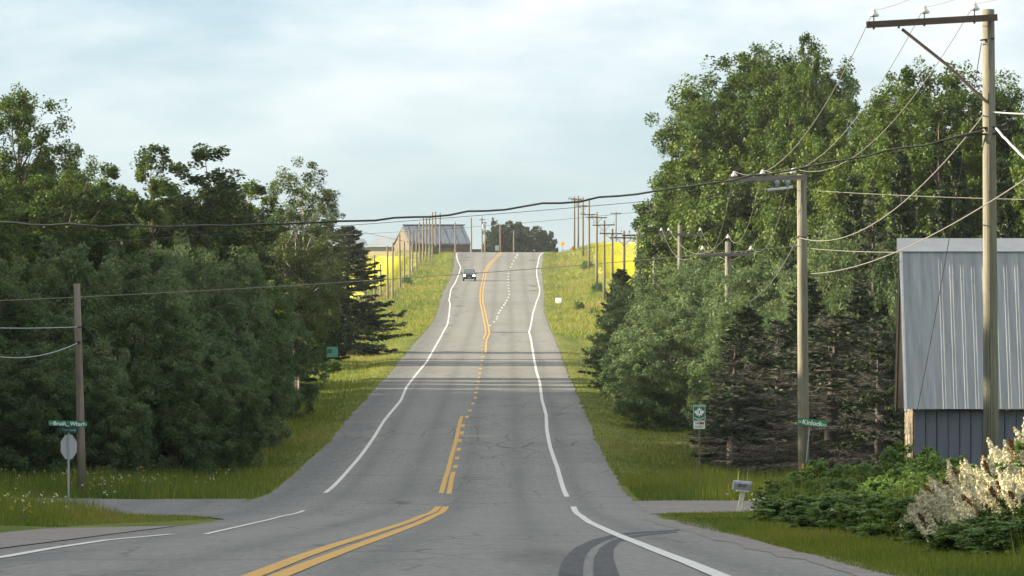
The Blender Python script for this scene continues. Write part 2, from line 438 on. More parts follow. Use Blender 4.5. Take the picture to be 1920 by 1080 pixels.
def paint(name, c, worn):
    m, n, l, b = new_mat(name)
    b.inputs['Roughness'].default_value = .7
    tc = n.new('ShaderNodeTexCoord'); no = n.new('ShaderNodeTexNoise'); no.inputs['Scale'].default_value = 4; no.inputs['Detail'].default_value = 9; no.inputs['Roughness'].default_value = .8
    rp = n.new('ShaderNodeValToRGB'); rp.color_ramp.elements[0].position = worn; rp.color_ramp.elements[0].color = (*[x * .72 for x in c], 1)
    rp.color_ramp.elements[1].position = worn + .22; rp.color_ramp.elements[1].color = (*c, 1)
    e = rp.color_ramp.elements.new(max(worn - .12, .01)); e.color = (.22, .21, .19, 1)
    l.new(tc.outputs['Object'], no.inputs['Vector']); l.new(no.outputs['Fac'], rp.inputs['Fac']); l.new(rp.outputs['Color'], b.inputs['Base Color'])
    return m
M['line_white'] = paint('white road paint', (.68, .68, .64), .43)
M['line_yellow'] = paint('yellow road paint', (.62, .34, .035), .42)
M['skid'] = plain('tyre mark', (.046, .050, .056), .8, scale=(9, .45, 1), c2=(.016, .018, .021))

def ground_mat():
    m, n, l, b = new_mat('grassy ground'); b.inputs['Roughness'].default_value = .95; b.inputs['Specular IOR Level'].default_value = .1
    tc = n.new('ShaderNodeTexCoord')
    def noise(scale, sc, d=5):
        mp = n.new('ShaderNodeMapping'); mp.inputs['Scale'].default_value = scale
        no = n.new('ShaderNodeTexNoise'); no.inputs['Scale'].default_value = sc; no.inputs['Detail'].default_value = d; no.inputs['Roughness'].default_value = .65
        l.new(tc.outputs['Object'], mp.inputs['Vector']); l.new(mp.outputs['Vector'], no.inputs['Vector']); return no.outputs['Fac']
    def step(c, fac, p0, p1, col, amt=1.):
        r = n.new('ShaderNodeMapRange'); r.inputs['From Min'].default_value = p0; r.inputs['From Max'].default_value = p1; r.inputs['To Max'].default_value = amt; l.new(fac, r.inputs['Value'])
        x = n.new('ShaderNodeMix'); x.data_type = 'RGBA'; l.new(r.outputs['Result'], x.inputs['Factor'])
        if isinstance(c, tuple): x.inputs['A'].default_value = (*c, 1)
        else: l.new(c, x.inputs['A'])
        x.inputs['B'].default_value = (*col, 1); return x.outputs['Result']
    c = step((.070, .100, .016), noise((1, .35, 1), .5), .35, .65, (.150, .170, .028))
    c = step(c, noise((1, .2, 1), .25), .5, .7, (.19, .165, .045), .75)
    c = step(c, noise((1, .22, 1), .33, 6), .58, .72, (.20, .115, .055), .6)
    c = step(c, noise((1, 1, 1), 5), .52, .70, (.040, .060, .012), .6)
    l.new(c, b.inputs['Base Color'])
    return m
M['ground'] = ground_mat()
M['field'] = plain('canola field floor', (.46, .46, .024), .9, scale=(.5, .12, 1), c2=(.33, .37, .026))
M['tan_field'] = plain('tan stubble', (.34, .26, .07), .95, scale=(.3, .1, 1), c2=(.26, .24, .06))

# ------------------------------------------------------------------ thin evening haze
def haze():
    m = bpy.data.materials.new('haze'); m.use_nodes = True; n = m.node_tree.nodes; n.clear()
    v = n.new('ShaderNodeVolumePrincipled'); v.inputs['Color'].default_value = (.80, .88, .92, 1); v.inputs['Density'].default_value = HAZE; v.inputs['Anisotropy'].default_value = .2
    o = n.new('ShaderNodeOutputMaterial'); m.node_tree.links.new(v.outputs['Volume'], o.inputs['Volume'])
    tag(MB().box((0, 1150, -2), (2700, 2500, 84)).obj('haze', m), 'thin pale evening haze over the valley', kind='stuff')
HAZE = .00007
haze()

# ------------------------------------------------------------------ ground, fields, road
def grid_mesh(name, xs, ys, zf, m):
    X, Y = np.meshgrid(xs, ys); Z = zf(X, Y)
    v = np.stack([X, Y, Z], -1).reshape(-1, 3)
    nx, ny = len(xs), len(ys)
    i = (np.arange(ny - 1)[:, None] * nx + np.arange(nx - 1)[None]).ravel()
    f = np.stack([i, i + 1, i + nx + 1, i + nx], -1)
    return mesh_np(name, v, f, [m], smooth=True)

xs = np.concatenate([-np.geomspace(1300, 62, 12), np.arange(-60, -20, 1.0), np.arange(-20, 20, .4), np.arange(20, 60, 1.0), np.geomspace(62, 1300, 12)])
ys = np.concatenate([np.arange(-60, 340, 2.0), np.arange(340, 900, 4.0), np.arange(900, 2351, 50)])
tag(link('ground', grid_mesh('ground', xs, ys, gz, M['ground'])), 'grassy ground on both sides of the highway', kind='structure')

def field_strip(name, x0f, x1f, d0, d1, m, label, off=.06, nx=14, step=4):
    ds = np.arange(d0, d1 + .1, step); t = np.linspace(0, 1, nx)
    D, T = np.meshgrid(ds, t, indexing='ij')
    X = x0f(D) * (1 - T) + x1f(D) * T
    v = np.stack([X, D, gz(X, D) + off], -1).reshape(-1, 3)
    i = (np.arange(len(ds) - 1)[:, None] * nx + np.arange(nx - 1)[None]).ravel()
    f = np.stack([i, i + 1, i + nx + 1, i + nx], -1)
    return tag(link(name, mesh_np(name, v, f, [m], smooth=True)), label, kind='structure')
field_strip('field', lambda d: d * 0 - 40, lambda d: -16.6 + 3.0 * sstep(595, 655, d) + .7 * sstep(660, 750, d), 575, 753, M['field'], 'yellow canola field left of the highway')
field_strip('stubble_field', lambda d: d * 0 - 40, lambda d: d * 0 - 13.2, 754, 800, M['tan_field'], 'tan strip of dry grass below the far barns')
field_strip('field', lambda d: 11.7 + 1.1 * sstep(640, 775, d), lambda d: d * 0 + 38, 470, 784, M['field'], 'yellow canola field right of the highway')

rng = np.random.default_rng(5)
def strip(name, dl, xl, dr, xr, m, off, parent=None, d0=None, d1=None, ragged=0.0, zfun=None, nx=2):
    """a sheet between two lateral polylines, lying on the road grid"""
    d0 = max(dl.min(), dr.min()) if d0 is None else d0
    d1 = min(dl.max(), dr.max()) if d1 is None else d1
    ds = np.unique(np.concatenate([[d0, d1], GRID[(GRID > d0 + .05) & (GRID < d1 - .05)]]))
    a = np.interp(ds, dl, xl); b = np.interp(ds, dr, xr)
    if ragged:
        a = a + rng.normal(0, ragged, len(ds)); b = b + rng.normal(0, ragged, len(ds))
    t = np.linspace(0, 1, nx)
    X = a[:, None] * (1 - t) + b[:, None] * t
    D = np.repeat(ds[:, None], nx, 1)
    Z = (zfun(X, D) if zfun else zr(D)) + off
    v = np.stack([X, D, Z], -1).reshape(-1, 3)
    i = (np.arange(len(ds) - 1)[:, None] * nx + np.arange(nx - 1)[None]).ravel()
    f = np.stack([i, i + 1, i + nx + 1, i + nx], -1)
    return link(name, mesh_np(name, v, f, [m]), parent)

road = tag(strip('road', PL_d, PL_x, PR_d, PR_x, M['asphalt'], 0.0, d0=-60, d1=1000, ragged=.05), 'grey asphalt highway with worn wheel tracks', kind='structure')

def line(name, pts, m, w0, parent=road, off=.008, near=None):
    """painted line centred on a surveyed polyline, width in metres; near: carried on to this distance"""
    d, x = path(pts)
    if near is not None:
        d = np.concatenate([[near], d]); x = np.concatenate([[x[0]], x])
    return strip(name, d, x - w0 / 2, d, x + w0 / 2, m, off, parent)
WR_far = [(1022,473),(1016.5,474.5),(1011,481),(1009.5,491),(1006,504.5),(1006.5,516.5),(1012,543),(1011,553),(1005.5,567),(999,588),(995.5,609),(992,623),
          (995.5,635.5),(999,658),(1003,682),(1006.5,699),(1012,716.5),(1016,749),(1024,778),(1025,804),(1032,840),(1045,877),(1063,931.5)]
line('edge_line', WR_far, M['line_white'], .15)
line('edge_line', [(1075,950),(1085,965),(1105,979),(1150,1000),(1195,1018),(1250,1040),(1290,1055),(1350,1080)], M['line_white'], .16, near=-20)
WL_far = [(865.5,472.5),(855.5,475.5),(858,489),(864,501),(859,517),(853,531),(845.5,543),(842,563),(844,570),(842,591),(839,608),(828,629),(814.5,653),
          (799,680),(783,699),(762.5,725.5),(751.5,751),(719,791),(697,826),(664,869.5),(609.5,924)]
line('edge_line', WL_far, M['line_white'], .14)
line('edge_line', [(570,957),(480,980),(385,1002)], M['line_white'], .10)
line('edge_line', [(322,1002),(300,1004),(200,1013),(100,1028),(0,1046)], M['line_white'], .14, near=-20)
YC = [(940,473.3),(918,495.5),(910,508),(906.5,526.5),(902.5,549),(903,566.5),(908,589),(912.5,611),(914.5,624.5),(910,635.5)]
d_, x_ = path(YC)
strip('centre_line', d_, x_ - .22, d_, x_ - .09, M['line_yellow'], .008, road)
strip('centre_line', d_, x_ + .09, d_, x_ + .22, M['line_yellow'], .008, road)
d_, x_ = path([(912.5,635.5),(911.5,648),(910,662)]); strip('centre_line', d_, x_ - .06, d_, x_ + .07, M['line_yellow'], .008, road)
def dash(px, y, length, w, m):
    d = d_of_y(y); x = px2x(px, d)
    a = np.array([d - length / 2, d + length / 2]); xx = np.array([x, x])
    strip('lane_dash', a, xx - w / 2, a, xx + w / 2, m, .008, road)
for px, y in ((905,642),(904.5,648),(904,655),(903.5,662)): dash(px, y, 2.2, .14, M['line_yellow'])
for px, y in ((905.5,669),(904,676),(902,684),(901,691.5),(899.5,700),(898,708),(897,716),(895,727),(892.5,736.5),(891,746),(887,757),(881,770),(875.5,782),
              (868,798),(866,812),(862,826),(860,843),(857,859),(854,875)):
    dash(px, y, 3.0, .17, M['line_yellow'])
d_, x_ = path([(866,780),(859,806),(855,826),(846,858),(840,882),(835,897),(831,911),(827,925)]); strip('centre_line', d_, x_ - .08, d_, x_ + .08, M['line_yellow'], .008, road)
d_, x_ = path([(850,885),(846,902),(841.5,926)]); strip('centre_line', d_, x_ - .08, d_, x_ + .08, M['line_yellow'], .008, road)
for pts in ([(822,950),(790,968),(740,987),(690,1003),(620,1025),(560,1046),(480,1078)], [(836,950),(812,968),(770,987),(730,1002),(660,1027),(590,1054),(525,1080)]):
    d_, x_ = path(pts); d_ = np.concatenate([[-20], d_]); x_ = np.concatenate([[x_[0]], x_])
    strip('centre_line', d_, x_ - .09, d_, x_ + .09, M['line_yellow'], .008, road)
for px, y in ((919,610),(926,603.5),(931,598),(932.5,594),(935,587),(938,582.5),(941,577),(945,572),(947.5,568),(950,563.5),(953,558),(955,552),(954.5,546),
              (953.5,540.5),(953,535),(953,529.5),(953,524),(953,518.5),(953.5,513),(955,507),(957.5,501),(960,495),(963,489),(967,483),(970,478)):
    dash(px, y, 3.6, .19, M['line_white'])
# tar-sealed cross cracks
for a, b, y in ((863,884,483),(862,882,488),(862,881,501),(840,862,542),(849,862,557.5),(848,872,573.5),(848,860,591),(828,850,611),(825,843,626.5),(991,1008,488.5),(990,1004,535),
                (991,1012,545),(993,1010,537),(906,998,623.5)):
    d = d_of_y(y); xa, xb = px2x(a, d), px2x(b, d)
    n_ = 8; t = np.linspace(0, 1, n_); w = 2.4 * np.sin(np.pi * np.clip(t, .06, .94)) * (1 + .3 * rng.normal(size=n_)) + .1
    v = []; 
    for k in range(n_):
        for s in (-1, 1):
            yy = d + s * abs(w[k]); v.append((xa + (xb - xa) * t[k], yy, zr(yy) + .004))
    f = [(2*k, 2*k+2, 2*k+3, 2*k+1) for k in range(n_ - 1)]
    link('tar_patch', mesh_np('tar_patch', v, f, [M['asph_patch']]), road)
# long curved tyre marks swinging in from the side road
def band(l, r):
    dl, xl = path(l); dr, xr = path(r)
    n_ = 26
    tl = np.linspace(0, 1, n_)
    def res(d, x):
        s = np.concatenate([[0], np.cumsum(np.hypot(np.diff(x), np.diff(d) * .15))]); s /= s[-1]
        return np.interp(tl, s, d), np.interp(tl, s, x)
    a, b = res(dl, xl), res(dr, xr)
    v = []
    for k in range(n_):
        v.append((a[1][k], a[0][k], zr(a[0][k]) + .004)); v.append((b[1][k], b[0][k], zr(b[0][k]) + .004))
    link('skid_mark', mesh_np('skid_mark', v, [(2*k, 2*k+1, 2*k+3, 2*k+2) for k in range(n_ - 1)], [M['skid']]), road)
band([(1047,1080),(1050,1062),(1058,1046),(1078,1027),(1110,1012),(1150,1002),(1190,997.5),(1250,994.5),(1283,991)], [(1093,1080),(1093,1062),(1097,1044),(1109,1027),(1135,1013),(1166,1004.5),(1200,1000),(1252,997),(1287,993)])
band([(1113,1080),(1112,1062),(1114,1046),(1124,1028),(1145,1014),(1172,1006),(1205,1001.5),(1245,998.5),(1268,997)], [(1162,1080),(1155,1062),(1150,1046),(1150,1030),(1162,1016),(1186,1008),(1215,1003.5),(1250,1000),(1272,998)])

# side roads
def side_sheet(name, x0, x1, dn0, dn1, df0, df1, label, m):
    n_ = 40; xs_ = np.linspace(x0, x1, n_); t = (xs_ - x0) / (x1 - x0)
    near = dn0 + (dn1 - dn0) * t + .35 * np.sin(xs_ * 1.3) + rng.normal(0, .12, n_); far = df0 + (df1 - df0) * t + rng.normal(0, .12, n_)
    ny = 12; u = np.linspace(0, 1, ny)
    X = np.repeat(xs_[:, None], ny, 1); D = near[:, None] * (1 - u) + far[:, None] * u
    Z = np.maximum(gz(X, D) + .014, np.where((X > PLx(D) - .3) & (X < PRx(D) + .3), zr(D) - .012, -99))
    v = np.stack([X, D, Z], -1).reshape(-1, 3)
    i = (np.arange(n_ - 1)[:, None] * ny + np.arange(ny - 1)[None]).ravel()
    return tag(link(name, mesh_np(name, v, np.stack([i, i + ny, i + ny + 1, i + 1], -1), [m], smooth=True)), label, kind='structure')
side_sheet('side_road', -7.6, -70, 121, 120, 149, 143, 'grey side road joining from the left', M['asphalt'])
side_sheet('driveway', 3.3, 60, 129, 131, 147, 146, 'gravel side road joining from the right', M['gravel'])
d_ = np.array([-60., 40, 60, 88, 94]); strip('gravel_shoulder', d_, np.array([-8.0, -7.9, -7.9, -8.0, -6.2]), d_, np.array([-6.1]*5), M['gravel'], .012, None)['kind'] = 'structure'
d_ = np.array([-60., 40, 60, 85, 98, 112]); strip('gravel_shoulder', d_, np.array([2.95]*6), d_, np.array([3.5, 3.45, 3.4, 3.6, 3.95, 3.4]), M['gravel'], .004, None, ragged=.05)['kind'] = 'structure'

# ------------------------------------------------------------------ grass and crops
def blades(name, label, X, D, h, w, tint, m, lean=.35, off=0.0, seed=1):
    r = np.random.default_rng(seed); n_ = len(X)
    z = gz(X, D) + off
    a = r.uniform(0, 2 * np.pi, n_); ca, sa = np.cos(a), np.sin(a)
    la = r.uniform(0, 2 * np.pi, n_); lm = h * np.abs(r.normal(0, lean, n_))
    v = np.empty((n_, 3, 3))
    v[:, 0] = np.stack([X - ca * w, D - sa * w, z - .03], -1); v[:, 1] = np.stack([X + ca * w, D + sa * w, z - .03], -1)
    v[:, 2] = np.stack([X + np.cos(la) * lm, D + np.sin(la) * lm, z + h], -1)
    f = np.arange(n_ * 3).reshape(-1, 3)
    return tag(link(name, mesh_np(name, v.reshape(-1, 3), f, [m], tint=np.repeat(tint, 3))), label, kind='stuff')
def patchy(X, D, seed):
    r = np.random.default_rng(seed); o = np.zeros(len(X))
    for k in range(7):
        fx, fd, p = r.normal(0, 1.1), r.normal(0, .35), r.uniform(0, 6.3); o += np.sin(X * fx + D * fd + p)
    return o / 7 ** .5 / 1.4
def verge(name, label, n_, d0, d1, inner, outer, h0, h1, w, t0, seed, bias=1.0, hmul=None):
    r = np.random.default_rng(seed)
    # even in the picture rather than on the plan: nearer ground gets more
    D = 1 / r.uniform(1 / d1, 1 / d0, n_) if d1 / d0 > 1.6 else r.uniform(d0, d1, n_)
    u = r.uniform(0, 1, n_) ** bias
    X = inner(D) * (1 - u) + outer(D) * u
    p = patchy(X, D, seed)
    h = (h0 + (h1 - h0) * r.uniform(0, 1, n_) ** 1.6) * (1 + .35 * p) * (.45 + .55 * sstep(0, .22, u))
    if hmul: h = h * hmul(X, D)
    p2 = patchy(X * .35, D * .35, seed + 7)
    t = np.clip(t0 + .17 * p + .17 * p2 + r.normal(0, .15, n_), 0, 1)
    return blades(name, label, X, D, np.maximum(h, .03), w * (1 + .3 * r.normal(size=n_)), t, M['grass'], seed=seed + 50)
verge('grass', 'mown grass strip beside the near right edge', 60000, 40, 127, lambda d: PRx(d) + .12, lambda d: PRx(d) + 3.2, .05, .13, .008, .54, 11)
verge('grass', 'tall weeds along the near right hedge', 26000, 50, 113, lambda d: PRx(d) + 1.9, lambda d: PRx(d) + 7, .15, .80, .012, .36, 12)
verge('grass', 'tall grass around the mailbox and second pole', 30000, 147, 172, lambda d: PRx(d) + .2, lambda d: PRx(d) + 14, .2, .75, .012, .54, 13)
verge('grass', 'tall grass behind the mailbox', 20000, 116, 130, lambda d: PRx(d) + .4, lambda d: PRx(d) + 9, .10, .55, .011, .52, 19, hmul=lambda X, D: .16 + .84 * sstep(6.6, 8.2, X))
verge('grass', 'grassy right verge below the trees', 85000, 165, 430, lambda d: PRx(d) + .05, lambda d: PRx(d) + 13, .06, .24, .017, .52, 14)
verge('grass', 'tall grass on the left island between the roads', 36000, 92, 119, lambda d: -6.5 - sstep(113, 94, d) * 1.6, lambda d: d * 0 - 18, .10, .75, .010, .46, 15, hmul=lambda X, D: .16 + .84 * sstep(-8.4, -10.5, X))
verge('grass', 'tall grass beyond the left side road', 30000, 149, 172, lambda d: PLx(d) - .05, lambda d: d * 0 - 20, .10, .60, .012, .44, 16)
verge('grass', 'grassy left verge below the trees', 80000, 168, 430, lambda d: PLx(d) - .05, lambda d: PLx(d) - 9, .06, .28, .017, .54, 17)
verge('grass', 'sunlit grass of the far right verge', 52000, 425, 784, lambda d: PRx(d) + .1, lambda d: PRx(d) + 10, .10, .45, .035, .56, 18)
verge('grass', 'sunlit grass of the far left verge', 52000, 425, 784, lambda d: PLx(d) - .1, lambda d: PLx(d) - 9, .10, .45, .035, .56, 21)
def crop(label, x0, x1, d0, d1, n_, seed):
    r = np.random.default_rng(seed)
    X = r.uniform(x0, x1, n_); D = r.uniform(d0, d1, n_)
    p = patchy(X * .4, D * .3, seed)
    blades('canola', label, X, D, r.uniform(.2, .42, n_) * (1 + .15 * p), np.full(n_, .09), np.clip(.62 + .2 * p + r.normal(0, .2, n_), 0, 1), M['canola'], lean=.15, seed=seed)
crop('yellow canola in bloom left of the far hill', -36, -14.4, 612, 752, 60000, 31)
crop('yellow canola in bloom right of the far hill', 12.8, 36, 475, 783, 80000, 32)

# ------------------------------------------------------------------ plants
class Tubes:
    def __init__(s, n=5): s.v = []; s.f = []; s.n = n; s.o = 0
    def add(s, pts, r0, r1):
        pts = np.asarray(pts, float); k = len(pts); n = s.n
        t = np.gradient(pts, axis=0); t /= np.linalg.norm(t, axis=1)[:, None] + 1e-9
        ref = np.where(np.abs(t[:, 2:3]) < .9, np.array([[0, 0, 1.]]), np.array([[0, 1., 0]]))
        a = np.cross(t, ref); a /= np.linalg.norm(a, axis=1)[:, None] + 1e-9; b = np.cross(t, a)
        q = 2 * np.pi * np.arange(n) / n; rad = np.linspace(r0, r1, k)[:, None, None]
        s.v.append((pts[:, None] + (a[:, None] * np.cos(q)[None, :, None] + b[:, None] * np.sin(q)[None, :, None]) * rad).reshape(-1, 3))
        i = np.arange(k - 1)[:, None] * n; j = np.arange(n)[None]
        s.f.append(np.stack([i + j, i + (j + 1) % n, i + n + (j + 1) % n, i + n + j], -1).reshape(-1, 4) + s.o)
        s.o += k * n
    def mesh(s, name, m): return mesh_np(name, np.concatenate(s.v), np.concatenate(s.f), [m], smooth=True)

def leaves(name, P, N, lsize, wsize, tint, m, r, flat=.55):
    """rhombic leaves at P facing roughly N"""
    n_ = len(P)
    nrm = N + r.normal(0, flat, (n_, 3)); nrm /= np.linalg.norm(nrm, axis=1)[:, None] + 1e-9
    d = r.normal(0, 1, (n_, 3)); d[:, 2] -= .35
    u = d - nrm * (d * nrm).sum(1)[:, None]; u /= np.linalg.norm(u, axis=1)[:, None] + 1e-9
    w = np.cross(nrm, u)
    sc = r.uniform(.65, 1.25, n_)[:, None]
    L = lsize * sc; W = wsize * sc
    v = np.stack([P - u * L * .5, P + w * W * .5 + u * L * .05, P + u * L * .5, P - w * W * .5 + u * L * .05], 1)
    return mesh_np(name, v.reshape(-1, 3), np.arange(n_ * 4).reshape(-1, 4), [m], tint=np.repeat(tint, 4))

def bend(a, b, r, k=6, amt=.12):
    a = np.asarray(a, float); b = np.asarray(b, float); t = np.linspace(0, 1, k)[:, None]
    L = np.linalg.norm(b - a); off = r.normal(0, amt * L, 3); off[2] += amt * L
    return a + (b - a) * t + off * (4 * t * (1 - t)) * .5

def broadleaf(seed, H, R, prof, lobes, per_lobe, per_cl, leaf, blob, lobe_sz, trunk_r, mleaf, mbark, stems=1, bare=.0, spread=.5, flat=.55, wander=.03):
    """prof: list of (height fraction, radius fraction). Returns trunk mesh, crown mesh."""
    r = np.random.default_rng(seed)
    ph, pr = zip(*prof)
    T = Tubes()
    zs = np.linspace(ph[0], ph[-1], 200); wgt = np.interp(zs, ph, pr) ** 1.6 + .04; wgt /= wgt.sum()
    stem = []
    for s in range(stems):
        a = 2 * np.pi * (s + r.uniform(0, .6)) / stems; off = 0 if stems == 1 else .05 * R
        k = 9; t = np.linspace(0, 1, k)
        lx = np.cos(a) * (off + (0 if stems == 1 else spread * R * .45 * t ** 1.3)) + np.cumsum(r.normal(0, wander * H / 9, k)); ly = np.sin(a) * (off + (0 if stems == 1 else spread * R * .45 * t ** 1.3)) + np.cumsum(r.normal(0, wander * H / 9, k))
        top = H * (.86 if stems == 1 else r.uniform(.62, .88))
        p = np.stack([lx, ly, -0.3 + (top + .3) * t], -1); p[:2, :2] = p[0, :2]; stem.append(p)
        T.add(p, trunk_r / max(1, stems) ** .5, trunk_r * .18)
    C = []; ct = []
    cdf = np.cumsum(wgt)
    order = r.permutation(lobes)
    for i in range(lobes):
        z = np.interp((order[i] + r.uniform(.1, .9)) / lobes, cdf, zs); z = np.clip(z + r.normal(0, .012), ph[0], ph[-1])
        a = order[i] * 2.39996 + r.normal(0, .35); rad = np.interp(z, ph, pr) * R * (r.uniform(.12, 1) ** .4) * r.uniform(.84, 1.10)
        c = np.array([np.cos(a) * rad, np.sin(a) * rad, z * H])
        st = stem[r.integers(len(stem))]
        zb = max(c[2] - rad * r.uniform(.5, 1.1) - .06 * H, .12 * H)
        j = np.argmin(np.abs(st[:, 2] - zb)); b0 = st[j]
        T.add(bend(b0, c, r), trunk_r * r.uniform(.22, .38) * (1 - .5 * z), trunk_r * .06)
        lt = r.normal(0, .17); n_c = max(2, int(per_lobe * r.uniform(.6, 1.3)))
        for q in range(n_c):
            e = c + np.clip(r.normal(0, 1, 3), -1.7, 1.7) * lobe_sz * np.array([1, 1, .75])
            if r.uniform() < .55: T.add(bend(c, e, r, 4), trunk_r * .06, trunk_r * .02)
            C.append(e); ct.append(lt + r.normal(0, .08))
    C = np.array(C); ct = np.array(ct)
    n_l = np.maximum(3, (per_cl * r.uniform(.5, 1.4, len(C))).astype(int))
    idx = np.repeat(np.arange(len(C)), n_l)
    bd = r.normal(0, 1, (len(idx), 3)); bd /= np.linalg.norm(bd, axis=1)[:, None]
    cs = r.uniform(.65, 1.25, len(C))[idx][:, None]
    P = C[idx] + bd * (r.uniform(0, 1, (len(idx), 1)) ** .42) * blob * cs * np.array([1, 1, .78]) + r.normal(0, .04 * blob, (len(idx), 3))
    P[:, 2] = np.maximum(P[:, 2], .05)
    out = P - np.array([0, 0, H * .5]); out /= np.linalg.norm(out, axis=1)[:, None] + 1e-9
    N = out * .5 + np.array([0, 0, .75])
    # leaf tint lightens from the middle of each sprig to its tips
    tip = np.linalg.norm(P - C[idx], axis=1) / (blob * 1.7)
    tint = np.clip(.36 + ct[idx] + .22 * np.clip(tip, 0, 1.2) + r.normal(0, .12, len(idx)), 0, 1)
    return T.mesh('trunk', mbark), leaves('crown', P, N, leaf[0], leaf[1], tint, mleaf, r, flat), H

def spruce(seed, H, R, dead=0.0, base=.03, dens=1.0, bare_to=0.0):
    """whorled conifer; dead = share of bare grey branches"""
    r = np.random.default_rng(seed); T = Tubes(6)
    p = np.stack([np.cumsum(r.normal(0, .015, 10)), np.cumsum(r.normal(0, .015, 10)), np.linspace(-.3, H, 10)], -1)
    T.add(p, .026 * H, .006)
    P, Nn, U, tin = [], [], [], []; tw_v = []; tw_t = []
    z = base * H
    while z < H * .985:
        f = (z / H); nb = r.integers(6, 9)
        for k in range(nb):
            a = r.uniform(0, 2 * np.pi); L = R * (1 - f) ** .8 * r.uniform(.55, 1.12) + .12
            if f < .12: L *= .8
            zz = z + r.uniform(-.12, .12)
            droop = -.32 + .62 * f + r.normal(0, .1)
            t = np.linspace(0, 1, 7)
            bx = np.interp(zz, p[:, 2], p[:, 0]) + np.cos(a) * L * t; by = np.interp(zz, p[:, 2], p[:, 1]) + np.sin(a) * L * t
            bz = zz + L * (droop * t + .22 * t ** 2.4)
            pts = np.stack([bx, by, bz], -1); pts[1:] += r.normal(0, .02 * L, (6, 3))
            T.add(pts, .012 + .010 * L, .004)
            isdead = r.uniform() < dead or f < bare_to * r.uniform(.7, 1.3)
            side = np.array([-np.sin(a), np.cos(a), 0]); fwd = np.array([np.cos(a), np.sin(a), droop * .6])
            ns = int(max(6, L * 16 * dens))
            s = r.uniform(.18, 1.0, ns); q = np.stack([np.interp(s, t, pts[:, i]) for i in range(3)], -1)
            sg = r.choice([-1, 1], ns)[:, None]
            dirn = side * sg * r.uniform(.5, 1.1, (ns, 1)) + fwd * r.uniform(.3, 1.0, (ns, 1)) + np.array([0, 0, 1]) * r.normal(-.12, .22, (ns, 1))
            dirn /= np.linalg.norm(dirn, axis=1)[:, None]
            ln = L * .34 * (1.1 - s)[:, None] * r.uniform(.5, 1.3, (ns, 1)) + .10
            e = q + dirn * ln
            # twigs: thin triangles
            wv = np.cross(dirn, r.normal(0, 1, (ns, 3))); wv /= np.linalg.norm(wv, axis=1)[:, None] + 1e-9
            wd = .011 if isdead else .007
            tw_v.append(np.stack([q - wv * wd, q + wv * wd, e], 1)); tw_t.append(np.full(ns, np.clip(r.normal(.5 if isdead else .25, .22), 0, 1)))
            if isdead:
                # finer bare twiglets
                m_ = 3; qi = np.repeat(np.arange(ns), m_); u = r.uniform(.25, 1, (len(qi), 1)); q2 = q[qi] + (e - q)[qi] * u
                d2 = dirn[qi] * .7 + r.normal(0, .55, (len(qi), 3)); e2 = q2 + d2 * r.uniform(.06, .22, (len(qi), 1))
                wv2 = np.cross(d2, r.normal(0, 1, d2.shape)); wv2 /= np.linalg.norm(wv2, axis=1)[:, None] + 1e-9
                tw_v.append(np.stack([q2 - wv2 * .006, q2 + wv2 * .006, e2], 1)); tw_t.append(np.clip(r.normal(.42, .2, len(qi)), 0, 1))
            else:
                m_ = 7; qi = np.repeat(np.arange(ns), m_); u = r.uniform(0.05, 1.0, (len(qi), 1)); c = q[qi] + (e - q)[qi] * u + r.normal(0, .02, (len(qi), 3))
                P.append(c); U.append(dirn[qi] + r.normal(0, .45, (len(qi), 3))); tin.append(np.clip(.42 + .3 * (s[qi] - .6) + r.normal(0, .15) + r.normal(0, .14, len(qi)), 0, 1))
        z += H * r.uniform(.028, .045) * (1.15 - .5 * f)
    tv = np.concatenate(tw_v); tt = np.concatenate(tw_t)
    twm = mesh_np('twigs', tv.reshape(-1, 3), np.arange(len(tv) * 3).reshape(-1, 3), [M['dead_twig']], tint=np.repeat(tt, 3))
    cm = None
    if P:
        P = np.concatenate(P); U = np.concatenate(U); tin = np.concatenate(tin); n_ = len(P)
        U /= np.linalg.norm(U, axis=1)[:, None]; W = np.cross(U, r.normal(0, 1, (n_, 3))); W /= np.linalg.norm(W, axis=1)[:, None] + 1e-9
        L = r.uniform(.14, .28, (n_, 1)); wd = .032
        v = np.stack([P - U * L * .5, P + W * wd, P + U * L * .5, P - W * wd], 1)
        cm = mesh_np('crown', v.reshape(-1, 3), np.arange(n_ * 4).reshape(-1, 4), [M['needle']], tint=np.repeat(tin, 4))
    return T.mesh('trunk', M['dead_bark']), cm, H, twm

def flowers(label, n_, d0, d1, x0, x1, h0, h1, cols, seed):
    r = np.random.default_rng(seed); D = r.uniform(d0, d1, n_); X = x0(D) + (x1(D) - x0(D)) * r.uniform(0, 1, n_)
    keep = patchy(X, D, seed) > .1; X, D = X[keep], D[keep]; m_ = len(X)
    hh = r.uniform(h0, h1, m_); base = np.stack([X, D, gz(X, D) + hh], -1)
    P = np.repeat(base, 5, 0) + r.normal(0, .022, (m_ * 5, 3)); N = np.tile([0, -.3, 1.], (len(P), 1))
    me = leaves('wildflowers', P, N, .034, .034, np.repeat(r.choice(cols, m_), 5), FLOW, r, .5)
    tag(link('wildflowers', me), label, kind='stuff')
FLOW = foliage('wildflower', [(0, (.62, .60, .52)), (.4, (.66, .62, .50)), (.55, (.62, .45, .04)), (.8, (.22, .13, .30)), (1, (.22, .13, .30))], trans=.2, objvar=0)
verge('grass', 'tall weed stalks growing through the right hedge', 8000, 62, 108, lambda d: d * 0 + 5.2, lambda d: d * 0 + 9, .5, .95, .013, .45, 24)
flowers('white and yellow wildflowers in the left island', 380, 93, 118, lambda d: d * 0 - 9, lambda d: d * 0 - 17, .25, .6, [.1, .1, .3, .55], 61)
